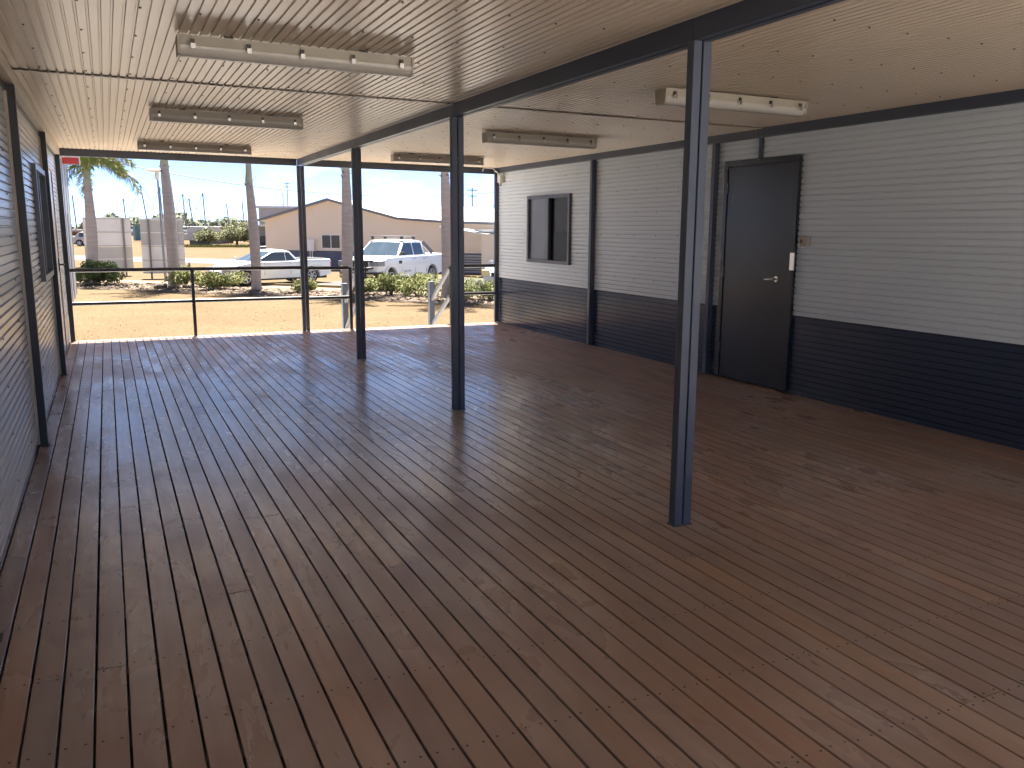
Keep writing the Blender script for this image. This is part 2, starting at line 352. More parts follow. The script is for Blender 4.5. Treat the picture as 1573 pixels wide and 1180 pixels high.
# ------------------------------------------------------------------ deck
deck = structure(bpy.data.objects.new('deck', None)); COL.objects.link(deck)
PITCHB, BW, X0, DY0, DY1 = .0945, .0864, -.323 - .0945 * 3, .20, 12.27
prof = [(-BW / 2, -.022), (-BW / 2, -.0016), (-BW / 2 + .0016, 0), (BW / 2 - .0016, 0), (BW / 2, -.0016), (BW / 2, -.022)]
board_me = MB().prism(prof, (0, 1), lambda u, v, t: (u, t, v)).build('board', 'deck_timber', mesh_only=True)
JS = [DY0 + .06 + .45 * i for i in range(27)]
RYL = -2.6; rows = 67; ends = []
rb = random.Random(5)
for k in range(rows):
    xc = X0 + PITCHB * (k + .5); y = DY0; joints = []
    first = rb.choice(JS[2:11])
    while True:
        joints.append(first)
        nxt = [j for j in JS if 4.6 < j - first < 6.4 and j < DY1 - .8]
        if not nxt: break
        first = rb.choice(nxt)
    cuts = [DY0] + joints + [DY1 + rb.uniform(-.006, .006)]
    if xc < 2.55: cuts = [RYL] + cuts  # boards follow the added left bay extension behind the camera
    for a, b in zip(cuts[:-1], cuts[1:]):
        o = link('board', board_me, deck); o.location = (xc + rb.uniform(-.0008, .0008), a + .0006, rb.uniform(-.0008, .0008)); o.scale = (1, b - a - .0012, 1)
    ends.append(joints)
sm = MB()
for k in range(rows):
    xc = X0 + PITCHB * (k + .5)
    for j in JS:
        ys = [j + rb.uniform(-.006, .006)]
        if j in ends[k]: ys = [j - .014, j + .014]
        for yy in ys:
            for dx in (-.025, .025):
                cx = xc + dx + rb.uniform(-.003, .003); c2 = yy + rb.uniform(-.004, .004); r = .0048
                sm.add([(cx + r * math.cos(t), c2 + r * math.sin(t), .0014) for t in [i * math.pi / 3 for i in range(6)]], [(0, 1, 2, 3, 4, 5)])
sm.build('screw_heads', 'screw', deck, kind='stuff', fixn=False)
for j in JS: MB().box(-.60, 5.72, j - .022, j + .022, -.14, -.0235).build('joist', 'joist', deck)
for k in range(5): MB().box(-.60, 5.72, DY1 - .030, DY1 - .006, -.0235 - .165 * k - .160, -.0235 - .165 * k).build('fascia_light_skirt', 'joist', deck)  # stacked to the ground, added to keep the void under the deck dark
for k in range(5): MB().box(2.57, 5.72, DY0 - .026, DY0 - .002, -.0235 - .165 * k - .160, -.0235 - .165 * k).build('fascia_light_skirt', 'joist', deck)  # unseen rear skirt, added to shut light out from below the boards
for x in (-.4, 1.5, 3.4, 5.3):
    for y in (.5, 4.5, 8.5, 12.0): MB().box(x - .05, x + .05, y - .05, y + .05, GZ, -.1405).build('stump', 'joist', deck)

# ------------------------------------------------------------------ corrugated sheet maker
PT = .05
def ribline(u0, u1, depth=.013, ph=0.0):
    pts = [(u0, 0.0)]; k = math.floor((u0 - ph) / PT) - 1
    while True:
        base = ph + k * PT; k += 1
        if base > u1: break
        for du, d in ((.0350, 0), (.0385, depth), (.0465, depth), (.05, 0)):
            u = base + du
            if u0 + .0005 < u < u1 - .0005: pts.append((u, d))
    pts.append((u1, pts[-1][1] if pts[-1][1] else 0)); return pts
def ribsheet(u0, u1, l0, l1, f, ph=0.0, depth=.013):
    pr = ribline(u0, u1, depth, ph); n = len(pr); b = MB()
    return b.add([f(u, d, l0) for u, d in pr] + [f(u, d, l1) for u, d in pr], [(i, i + 1, n + i + 1, n + i) for i in range(n - 1)])
def dots(pts, nrm, r=.0065, th=.004):
    b = MB(); nrm = Vector(nrm); a = nrm.orthogonal().normalized(); c = nrm.cross(a)
    for p in pts:
        p = Vector(p); ring = [p + (a * math.cos(t) + c * math.sin(t)) * r for t in [i * math.pi / 3 for i in range(6)]]
        b.add(ring + [q + nrm * th - (q - p) * .3 for q in ring], [(6, 7, 8, 9, 10, 11)] + [(i, (i + 1) % 6, 6 + (i + 1) % 6, 6 + i) for i in range(6)])
    return b
def zc(x): return 2.412 - .0075 * (x + .45)

# ------------------------------------------------------------------ deck roof: posts, beams, ceiling
RY0, RYF, RYL = 0.24, 12.30, -2.6  # RYL ends the unseen left bay extension, added to block rear light
roof = thing('deck_roof', 'flat cream ribbed roof over the deck carried by dark grey steel posts and beams', 'roof', (2.5, 6, 0))
roof.location = (0, 0, 0)
YS = 6.30
for (xa, xb) in ((-.512, 2.458), (2.554, 5.53)):
    for (ya, yb, dz) in ((RY0, YS, 0), (YS, RYF - .045, -.007)):
        ribsheet(xa, xb, ya, yb, lambda u, d, l: (u, l, zc(u) + dz + d), ph=.0015, depth=.008).build('ceiling_sheet', 'ceiling_cream', roof)
    MB().add([(xa, YS - .002, zc(xa) - .0085), (xb, YS - .002, zc(xb) - .0085), (xb, YS + .032, zc(xb) - .0085), (xa, YS + .032, zc(xa) - .0085),
              (xa, YS - .002, zc(xa) - .0065), (xb, YS - .002, zc(xb) - .0065), (xb, YS + .032, zc(xb) - .0065), (xa, YS + .032, zc(xa) - .0065)],
             [(0, 3, 2, 1), (4, 5, 6, 7), (0, 1, 5, 4), (1, 2, 6, 5), (2, 3, 7, 6), (3, 0, 4, 7)]).build('joint_strip', 'trim_cream', roof)
    pts = []
    y = RY0 + .35; r_ = random.Random(3)
    while y < RYF - .1:
        x = xa + .19
        while x < xb - .05:
            xx = xa + round((x - xa) / PT) * PT + .02; pts.append((xx + r_.uniform(-.004, .004), y + r_.uniform(-.02, .02), zc(xx) - (.007 if y > YS else 0)))
            x += .25
        y += .62
    dots(pts, (0, 0, -1), .0062, .005).build('screw_heads', 'screw', roof, kind='stuff', fixn=False)
MB().box(-3.6, 8.8, RY0 - .05, RYF + .56, 2.436, 2.52).build('roof_panel', 'trim_cream', roof)
MB().box(-3.6, 2.56, RYL, RY0 - .052, 2.436, 2.52).build('roof_panel', 'trim_cream', roof)  # added roof behind the camera, keeps rear light off the left bay
ribsheet(-.512, 2.458, RYL, RY0 - .001, lambda u, d, l: (u, l, zc(u) + d), ph=.0015, depth=.008).build('ceiling_sheet', 'ceiling_cream', roof)  # ceiling of the added rear roof, out of view
for xa, xb in ((2.457, 2.500), (2.512, 2.555)): MB().box(xa, xb, RYL, RY0 - .0015, 2.298, 2.408).build('beam', 'steel_grey', roof, bevel=.003)  # beams of the added rear roof, out of view
MB().box(-3.6, 8.8, RYF + .5605, RYF + .62, 2.425, 2.54).build('gutter', 'steel_grey', roof)
BY = [RY0, 3.33, 6.345, 9.335, 12.262]
for a, b in zip(BY[:-1], BY[1:]):
    for xa, xb in ((2.457, 2.500), (2.512, 2.555)):
        MB().box(xa, xb, a + .0015, b - .0015, 2.298, 2.408).build('beam', 'steel_grey', roof, bevel=.003)
    MB().box(2.5005, 2.5115, a + .002, b - .002, 2.33, 2.40).build('beam_web', 'steel_dark', roof)
def halfpost(x, y, z1, wx=.045, wy=.050, name='post', par=None):
    o = MB().box(x, x + wx, y, y + wy, .006, z1).build(name, 'steel_grey', par, bevel=.004)
    return o
for y in (.28, 3.317, 6.335, 9.30, 12.262):
    for x in (2.4565, 2.5105):
        p = halfpost(x, y, 2.2965, par=roof)
        MB().box(x - .006 if x < 2.5 else x + .004, x + .041 if x < 2.5 else x + .051, y - .008, y + .058, .0015, .0058).build('base_plate', 'steel_grey', p)
# end beam, follows the roof fall
def slopebeam(x0, x1, y0, y1, h0, h1, par, name='beam', mat='steel_grey'):
    a0, a1 = zc(x0), zc(x1)
    return MB().add([(x0, y0, a0 - h0), (x1, y0, a1 - h0), (x1, y1, a1 - h0), (x0, y1, a0 - h0), (x0, y0, a0 + h1), (x1, y0, a1 + h1), (x1, y1, a1 + h1), (x0, y1, a0 + h1)],
                    [(0, 3, 2, 1), (4, 5, 6, 7), (0, 1, 5, 4), (1, 2, 6, 5), (2, 3, 7, 6), (3, 0, 4, 7)]).build(name, mat, par, bevel=.003)
slopebeam(-.52, 2.4555, 12.264, 12.312, .096, .012, roof); slopebeam(2.5565, 5.53, 12.264, 12.312, .096, .012, roof)
# side trims under the ceiling
MB().box(-.60, -.4525, RYL, 12.263, 2.3265, 2.4125).build('edge_trim', 'trim_cream', roof, bevel=.002)

# ------------------------------------------------------------------ left building
lb = thing('portable_building', 'corrugated steel building along the left edge of the deck with a window beside a post', 'building')
XL = -.514
fl = lambda u, d, l: (XL - d, l, u)
def wallset(par, f, ylist, z0, z1, mat):
    for ya, yb in ylist: ribsheet(z0, z1, ya, yb, f, ph=.009).build('wall_sheet', mat, par)
LW = (8.10, 9.34, 1.00, 1.96)          # window y0,y1,z0,z1
LD = (10.28, 11.24, .02, 2.07)         # door
wallset(lb, fl, [(RYL, RY0), (RY0, 3.3), (3.3, 6.375), (6.42, LW[0]), (LW[1], 9.415), (9.46, LD[0] - .03), (LD[1] + .03, 12.25)], .03, 2.30, 'wall_zinc')
wallset(lb, fl, [(LW[0], LW[1])], .03, LW[2], 'wall_zinc'); wallset(lb, fl, [(LW[0], LW[1])], LW[3], 2.30, 'wall_zinc')
wallset(lb, fl, [(LD[0] - .03, LD[1] + .03)], LD[3] + .03, 2.30, 'wall_zinc')
MB().box(-3.6, XL - .06, RYL, 12.25, GZ + .3, 2.43).build('building_core', 'pale_wall', lb)
MB().box(XL - .012, XL + .008, RY0, 12.25, 2.285, 2.3262).build('shade_strip', 'steel_dark', lb)  # dark strip in place of the shade between wall top and edge trim
for y in (.30, 3.33, 6.378, 9.418, 12.215):
    p = MB().box(-.5095, -.4545, y, y + .045, .006, 2.326).build('post', 'steel_dark', lb, bevel=.003)
    MB().box(-.513, -.440, y - .012, y + .057, .0015, .0058).build('base_plate', 'steel_dark', p)
    if y < 12: MB().box(-.5135, -.500, y - .035, y - .002, .02, 2.284).build('corner_trim', 'trim_cream', lb)
dots([(XL + .001, y + .01 * math.sin(y * 9 + i), .14 + i * .25) for y in (1.2, 2.4, 3.9, 5.0, 5.9, 6.7, 7.4, 7.95, 9.55, 9.9, 11.6, 12.0) for i in range(9)], (1, 0, 0), .0065).build('screw_heads', 'screw', lb, kind='stuff', fixn=False)
def window(par, side, y0, y1, z0, z1, xw):
    # side = +1: wall faces +x (left building), -1: wall faces -x
    def bx(d0, d1, a, b, c, e): x0, x1 = sorted((xw + side * d0, xw + side * d1)); return MB().box(x0, x1, a, b, c, e)
    t = .045
    wdw = bx(-.05, .034, y0, y1, z1 - t, z1).build('window', 'alu_frame', par)
    bx(-.05, .034, y0, y1, z0, z0 + t).build('sill', 'alu_frame', wdw)
    bx(-.05, .0335, y0, y0 + t, z0 + t, z1 - t).build('jamb', 'alu_frame', wdw); bx(-.05, .0335, y1 - t, y1, z0 + t, z1 - t).build('jamb', 'alu_frame', wdw)
    return wdw, bx, t
wd, bx, t = window(lb, 1, *LW, XL)
bx(-.03, -.024, LW[0] + t, (LW[0] + LW[1]) / 2, LW[2] + t, LW[3] - t).build('pane', 'pane_grey', wd)
bx(-.02, .012, (LW[0] + LW[1]) / 2, (LW[0] + LW[1]) / 2 + .04, LW[2] + t, LW[3] - t).build('mullion', 'alu_frame', wd)
bx(-.045, -.040, (LW[0] + LW[1]) / 2 + .04, LW[1] - t, LW[2] + t, LW[3] - t).build('pane', 'pane_dark', wd)
MB().box(XL - .05, XL - .008, LD[0], LD[1], LD[2], LD[3]).build('door', 'wall_zinc', lb, bevel=.003)
ldr = lb.children[-1]
for a, b, c, e in ((LD[0] - .03, LD[0] - .003, .02, LD[3] + .03), (LD[1] + .003, LD[1] + .03, .02, LD[3] + .03), (LD[0] - .003, LD[1] + .003, LD[3] + .003, LD[3] + .03)):
    MB().box(XL - .05, XL + .004, a, b, c, e).build('frame', 'trim_cream', ldr)
hm = MB().box(XL - .0075, XL + .004, 11.15, 11.19, .95, 1.09); hm.tube([(XL + .004, 11.17, 1.02), (XL + .05, 11.17, 1.02), (XL + .052, 11.04, 1.02)], .010, 8); hm.build('handle', 'clip_dark', ldr)
for z in (.25, 1.1, 1.85): MB().box(XL - .0075, XL + .006, LD[0] - .002, LD[0] + .03, z, z + .1).build('hinge', 'clip_dark', ldr)

# ------------------------------------------------------------------ right building
rbld = thing('portable_building', 'white and navy corrugated building along the right side of the deck with a dark door', 'building')
XR = 5.502
fr = lambda u, d, l: (XR + d, l, u)
RW = (9.915, 11.165, .985, 1.91); RD = (5.815, 6.82, .012, 2.10)
wallset(rbld, fr, [(RY0, 3.0), (3.0, RD[0]), (RD[1], 6.945), (6.995, 9.30), (9.345, 12.21)], .03, .708, 'wall_navy')
wallset(rbld, fr, [(RY0, 3.0), (3.0, RD[0]), (RD[1], 6.945), (6.995, 9.30), (9.345, RW[0]), (RW[1], 12.21)], .7085, 2.287, 'wall_white')
wallset(rbld, fr, [(RW[0], RW[1])], .7085, RW[2], 'wall_white'); wallset(rbld, fr, [(RW[0], RW[1])], RW[3], 2.287, 'wall_white')
wallset(rbld, fr, [(RD[0], 6.32), (6.355, RD[1])], RD[3], 2.287, 'wall_white')
MB().box(XR + .07, 8.6, RY0, 12.21, GZ + .3, 2.43).build('building_core', 'pale_wall', rbld)
for a, b in ((RY0, 3.33), (3.33, 6.345), (6.345, 9.335), (9.335, 12.2635)):
    MB().box(5.452, 5.545, a + .001, b - .001, 2.2875, 2.392).build('beam', 'steel_grey', rbld, bevel=.003)
for y, x0 in ((3.33, 5.448), (6.945, 5.448), (9.30, 5.440), (12.212, 5.440)):
    if y == 3.33: continue
    p = MB().box(x0, 5.512, y, y + (.05 if y < 12 else .045), .006, 2.2872).build('post', 'steel_grey', rbld, bevel=.003)
MB().box(XR - .028, XR + .002, 6.321, 6.354, RD[3] + .001, 2.2872).build('strap', 'steel_grey', rbld)
MB().box(XR - .006, XR + .03, RY0, RD[0], .004, .0295).build('base_flashing', 'wall_navy', rbld); MB().box(XR - .006, XR + .03, RD[1], 12.21, .004, .0295).build('base_flashing', 'wall_navy', rbld)
pts = []
for y in (7.25, 7.6, 8.0, 8.4, 8.8, 9.15, 9.5, 9.75, 10.1, 10.6, 11.0, 11.3, 11.8):
    for i in range(9):
        z = .14 + i * .25
        if RW[0] - .05 < y < RW[1] + .05 and RW[2] - .05 < z < RW[3] + .05: continue
        pts.append((XR - .001, y + random.uniform(-.02, .02), z))
dots(pts, (-1, 0, 0), .0062).build('screw_heads', 'screw', rbld, kind='stuff', fixn=False)
wd, bx, t = window(rbld, -1, *RW, XR)
ym = (RW[0] + RW[1]) / 2 + .03
bx(-.002, .004, ym, RW[1] - t, RW[2] + t, RW[3] - t).build('pane', 'pane_grey', wd)
bx(-.004, .022, ym - .045, ym, RW[2] + t, RW[3] - t).build('mullion', 'alu_frame', wd)
bx(-.028, -.024, RW[0] + t, ym - .046, RW[2] + t, RW[3] - t).build('pane', 'pane_tint', wd)
cu_ = MB(); ny = 46; ya, yb = RW[0] + t + .01, ym - .12
vs = []
for i in range(ny + 1):
    y = ya + (yb - ya) * i / ny; dx = .007 * math.sin(i * 1.25) + .003 * math.sin(i * .37)
    vs += [(XR + .048 + dx, y, RW[2] + .42 + .012 * math.sin(i * .9)), (XR + .048 + dx, y, RW[3] - t)]
cu_.add(vs, [(2 * i, 2 * i + 2, 2 * i + 3, 2 * i + 1) for i in range(ny)]); cu_.build('curtain', 'curtain', wd, fixn=False)
bx(-.0665, -.062, RW[0], ym, RW[2], RW[3]).build('dark_room', 'cover_black', wd)
# door
dr = MB().box(XR - .022, XR + .02, RD[0] + .055, RD[1] - .055, RD[2] + .004, RD[3] - .055).build('door', 'door_dark', rbld, bevel=.002)
for a, b, c, e in ((RD[0], RD[0] + .05, RD[2], RD[3]), (RD[1] - .05, RD[1], RD[2], RD[3]), (RD[0] + .05, RD[1] - .05, RD[3] - .05, RD[3])):
    MB().box(XR - .032, XR + .03, a, b, c, e).build('frame', 'door_dark', dr, bevel=.002)
h = MB(); h.tube([(XR - .022, 6.02, 1.017), (XR - .034, 6.02, 1.017)], .027, 18); h.build('rose', 'chrome', dr, smooth=True)
h = MB(); h.tube([(XR - .034, 6.02, 1.017), (XR - .068, 6.02, 1.017), (XR - .074, 6.03, 1.016), (XR - .074, 6.075, 1.013), (XR - .070, 6.13, 1.010)], [.010, .010, .011, .011, .009], 10); h.build('handle', 'chrome', dr, smooth=True)
MB().box(XR - .040, XR - .0325, 5.80, 5.855, 1.105, 1.26).build('lock_plate', 'chrome', dr, bevel=.002)
for z in (.25, 1.0, 1.8): h = MB(); h.tube([(XR - .03, RD[1] - .053, z), (XR - .03, RD[1] - .053, z + .1)], .006, 8); h.build('hinge', 'clip_dark', dr)

# switch beside the door
sw = thing('wall_switch', 'beige weatherproof switch on the white wall just right of the dark door', 'switch', (XR, 5.70, 1.36))
MB().box(-.022, 0, -.045, .065, -.043, .043).build('backing', 'plastic_beige', sw, bevel=.004)
MB().box(-.034, -.0225, .012, .052, -.028, .028).build('rocker', 'plastic_beige', sw, bevel=.003)
MB().box(-.040, -.0345, .024, .040, -.014, .014).build('button', 'clip_dark', sw)
MB().box(-.048, -.0225, -.043, .004, -.042, .042).build('cover', 'plastic_beige', sw, bevel=.008)
# sensor box with conduit in the far corner
jb = thing('sensor_box', 'small white sensor box with bent conduit at the far top corner of the right wall', 'sensor', (XR, 12.06, 2.19))
MB().box(-.075, -.001, -.055, .045, -.055, .06).build('housing', 'plastic_white', jb, bevel=.006)
h = MB(); h.tube([(-.04, .0, -.055), (-.045, -.01, -.09), (-.05, -.012, -.105)], [.02, .017, .012], 10); h.build('lens', 'plastic_beige', jb)
h = MB(); h.tube([(-.068, .02, .06), (-.072, .05, .10), (-.072, .13, .12), (-.10, .15, .165), (-.25, .155, .168), (-.27, .155, .12)], .011, 8); h.build('conduit', 'plastic_white', jb)

# ------------------------------------------------------------------ fluorescent battens
def make_batten(x, y, label):
    t = thing('ceiling_light', label, 'ceiling light', (x, y, zc(x + .6) - .012), group='fluorescent lights under the deck roof')
    t.rotation_euler = (0, math.atan(.0075), 0)
    Lh = 1.215
    MB().prism([(0, 0), (.012, -.048), (.112, -.048), (.124, 0)], (0.012, Lh - .012), lambda u, v, e: (e, u - .012, v)).build('housing', 'plastic_beige', t)
    d = MB().prism([(.004, -.0485), (.006, -.066), (.020, -.088), (.045, -.097), (.079, -.097), (.104, -.088), (.118, -.066), (.120, -.0485)], (.006, Lh - .006), lambda u, v, e: (e, u - .012, v)).build('diffuser', 'diffuser', t, smooth=True)
    for e in (-.001, Lh - .010):
        MB().prism([(-.002, -.001), (.008, -.090), (.022, -.0975), (.102, -.0975), (.116, -.090), (.126, -.001)], (e, e + .012), lambda u, v, q: (q, u - .012, v)).build('end_cap', 'plastic_beige', t)
    for i in range(5):
        cx = .07 + i * (Lh - .14) / 4
        for yy, sgn in ((-.012, -1), (.112, 1)):
            c = MB().box(cx - .009, cx + .009, min(yy, yy + sgn * .010), max(yy, yy + sgn * .010), -.040, -.020); c.build('clip', 'clip_dark', t)
            MB().box(cx - .011, cx + .011, min(yy, yy + sgn * .015), max(yy, yy + sgn * .015), -.0655, -.0405).build('clip', 'chrome', t)
    for cx in (.25, .95): MB().box(cx - .02, cx + .02, .03, .07, 0, .030).build('mounting_bracket', 'clip_dark', t)
    return t
make_batten(.385, 4.71, 'nearest fluorescent light on the left half of the ceiling')
make_batten(.385, 7.66, 'middle fluorescent light in the row on the left half of the ceiling')
make_batten(.385, 10.58, 'farthest fluorescent light on the left half of the ceiling, near the end beam')
make_batten(3.375, 4.85, 'fluorescent light behind the nearest post on the right half of the ceiling')
make_batten(3.365, 7.76, 'middle fluorescent light in the row on the right half of the ceiling')
make_batten(3.30, 10.52, 'farthest fluorescent light on the right half of the ceiling, near the end beam')

# ------------------------------------------------------------------ balustrades and stairs
def rail(par, p, q, r=.0245): b = MB(); b.tube([p, q], r, 12); return b.build('rail', 'rail_black', par, smooth=True)
YR = 12.245
b1 = thing('balustrade', 'black two rail balustrade between the left wall and the double post at the deck end', 'railing', (1, YR, 0)); b1.location = (0, 0, 0)
for z in (.895, .470): rail(b1, (-.4535, YR, z + .006), (2.455, YR, z))
MB().box(.985, 1.025, YR - .02, YR + .02, .002, .876).build('post', 'rail_black', b1)
b2 = thing('balustrade', 'short black two rail balustrade between the double post and the top of the stairs', 'railing', (0, 0, 0))
for z in (.885, .462): rail(b2, (2.557, YR, z), (3.135, YR, z))
MB().box(3.135, 3.175, YR - .02, YR + .02, .002, .89).build('post', 'rail_black', b2)
b3 = thing('balustrade', 'short black two rail balustrade between the stairs and the right wall', 'railing', (0, 0, 0))
for z in (.885, .462): rail(b3, (4.74, YR, z), (5.439, YR, z))
MB().box(4.70, 4.74, YR - .02, YR + .02, .002, .89).build('post', 'rail_black', b3)
def stairrail(x, xr, label):
    t = thing('stair_railing', label, 'railing', (x, 13.1, GZ), group=None); t.location = (0, 0, 0)
    MB().box(x, x + .088, 13.06, 13.148, GZ, .60).build('post', 'stair_blue', t, bevel=.004)
    MB().box(x - .003, x + .091, 13.057, 13.151, .6005, .606).build('cap', 'galv', t)
    for za, zb in ((.86, .325), (.43, -.085)):
        MB().bar((xr, 12.27, za), (xr, 13.058, zb), .045, .05).build('rail', 'galv', t)
    return t
stairrail(3.24, 3.285, 'left stair railing with grey sloping rails and blue grey end post')
stairrail(4.662, 4.706, 'right stair railing with grey sloping rails and blue grey end post')
stairs = thing('stairs', 'timber steps going down from the deck end to the yard', 'stairs', (0, 0, 0))
for i in range(4):
    z = -.17 * (i + 1); y = 12.30 + .27 * i
    for k in range(2): MB().box(3.30, 4.64, y + k * .132, y + k * .132 + .126, z - .03, z).build('tread', 'joist', stairs)
for x in (3.26, 4.645): MB().bar((x + .015, 12.29, -.16), (x + .015, 13.38, -.16 - .686), .03, .19).build('stringer', 'joist', stairs)

# ------------------------------------------------------------------ neighbouring building on the left
nb = thing('office_building', 'pale grey building just beyond the left wall of the deck', 'building', (-4, 29, GZ)); nb.location = (0, 0, 0)
MB().box(-7, -1.06, 22, 33.6, GZ, 3.50).build('wall', 'pale_wall', nb)
for y in range(23, 34, 2): MB().box(-1.0595, -1.045, y, y + .05, GZ, 3.4).build('panel_joint', 'galv', nb)
MB().box(-1.0595, -1.04, 30.2, 31.2, GZ + .3, 1.84).build('door', 'grey_shed', nb)
MB().box(-7.1, -1.0, 21.9, 33.7, 3.502, 3.60).build('roof', 'plastic_white', nb)
sg = thing('projecting_sign', 'red box sign with white edges sticking out near the top of the left opening', 'sign', (0, 0, 0))
MB().box(-1.055, -.60, 30.0, 30.25, 3.33, 3.515).build('panel', 'sign_red', sg)
MB().box(-1.055, -.57, 29.98, 30.27, 3.516, 3.60).build('top_edge', 'plastic_white', sg); MB().box(-.5995, -.57, 29.98, 30.27, 3.30, 3.5155).build('side_edge', 'plastic_white', sg)

# ------------------------------------------------------------------ palms
def frond(b, org, az, el, ln, rnd):
    pts = []; p = Vector(org); e = el; n = 16; d2 = Vector((math.cos(az), math.sin(az), 0))
    for i in range(n + 1):
        pts.append(p.copy()); d = d2 * math.cos(e) + Vector((0, 0, math.sin(e))); p = p + d * ln / n; e -= (1.55 + rnd.uniform(-.1, .1)) / n * (.5 + i / n)
    b.tube(pts, [.035 * (1 - i / n) + .006 for i in range(n + 1)], 5, cap=False)
    side = Vector((-math.sin(az), math.cos(az), 0))
    for i in range(2, n):
        for sub in range(5):
            q = pts[i].lerp(pts[i + 1], sub / 5); dd = (pts[i + 1] - pts[i]).normalized(); upv = side.cross(dd)
            ll = .62 * math.sin(math.pi * (i + sub / 5 + 1) / (n + 2.5)) ** .6 * ln / 2.6
            for k in range(4):
                th = rnd.uniform(0, 2 * math.pi)
                o = (side * math.cos(th) + upv * math.sin(th) * .75 + dd * rnd.uniform(.3, .8)).normalized()
                tip = q + o * ll * rnd.uniform(.75, 1.1) + Vector((0, 0, -.22 * ll)); wv = dd.cross(o).normalized() * .018
                mid = q.lerp(tip, .5) + Vector((0, 0, .03 * ll))
                b.add([q, mid + wv, tip, mid - wv], [(0, 1, 2, 3)])
def crown_mesh(seed, nf=11, els=(1.25, .95, .55, .15)):
    rnd = random.Random(seed); b = MB()
    for i in range(nf):
        az = i * 2.399 + rnd.uniform(-.2, .2); el = els[i * 4 // nf] + rnd.uniform(-.1, .1)
        frond(b, (.03 * math.cos(az), .03 * math.sin(az), -.05 * (i / nf)), az, el, rnd.uniform(2.3, 2.9), rnd)
    return b.build('crown', 'frond', mesh_only=True, fixn=False)
CR = [crown_mesh(2, 11, (1.4, 1.2, 1.0, .8)), crown_mesh(9, 11, (1.4, 1.2, 1.0, .8)), crown_mesh(14, 14, (1.1, .6, .3, .0))]
def palm(base, top, rb_, label, cr, rz, zc_, shaft=1.15, csc=1.0):
    base, top = Vector(base), Vector(top)
    t = thing('palm_tree', label, 'palm tree', base, group=None); d = top - base; pts = []; rad = []
    n = 46
    for i in range(n + 1):
        f = i / n; wob = math.sin(f * 3.14) * .05
        pts.append(Vector((d.x * f + wob, d.y * f, d.z * f)))
        r = rb_ * (1.25 - .9 * min(f, .10) / .10 * .28 if f < .1 else (1.0 + .13 * math.sin((f - .1) / .9 * math.pi * 1.05)) * (1 - .22 * max(0, f - .55) / .45))
        rad.append(r * (1.0 if i % 2 else 1.022))
    b = MB(); b.tube(pts, rad, 18); b.build('trunk', 'trunk', t, smooth=True)
    tp = pts[-1]; rs = rad[-1]
    sh = MB(); sh.tube([tp + Vector((0, 0, -.03)), tp + Vector((.0, 0, .06)), tp + Vector((.01, 0, .35)), tp + Vector((.02, 0, shaft))], [rs * 1.06, rs * 1.02, rs * .86, rs * .45], 16); sh.build('crownshaft', 'crownshaft', t, smooth=True)
    st_ = MB(); rr = random.Random(int(rz * 100))
    for k in range(9):
        a = rr.uniform(0, 6.3); z = tp.z + rr.uniform(-.28, .05); p = Vector((tp.x + rs * .95 * math.cos(a), tp.y + rs * .95 * math.sin(a), z))
        st_.tube([p, p + Vector((math.cos(a) * .07, math.sin(a) * .07, .05))], [.02, .008], 5)
    st_.build('frond_stubs', 'twig', t, kind='stuff')
    c = link('crown', cr, t); c.location = tp + Vector((.02, 0, shaft - .05)); c.rotation_euler = (0, 0, rz); c.scale = (csc, csc, csc)
    return t
palm((-.62, 38.8, GZ), (-.54, 38.8, 3.08), .185, 'palm with drooping green fronds in view, beside the white signboard', CR[2], .4, 0, .95, .82)
palm((2.25, 35.65, GZ), (2.17, 35.6, 3.72), .195, 'thick grey palm trunk in front of the right signboard', CR[1], 1.3, 0, 1.9)
palm((4.90, 32.70, GZ), (4.81, 32.7, 3.05), .165, 'slender palm trunk in front of the parked utility with low cab', CR[0], 2.6, 0, 1.9)
palm((7.50, 29.66, GZ), (7.60, 29.7, 3.38), .175, 'palm trunk between the two parked white utilities', CR[1], 3.9, 0, 1.9)
palm((10.17, 26.80, GZ), (10.13, 26.8, 3.30), .17, 'palm trunk in front of the rear of the four door utility', CR[0], 5.0, 0, 1.9)

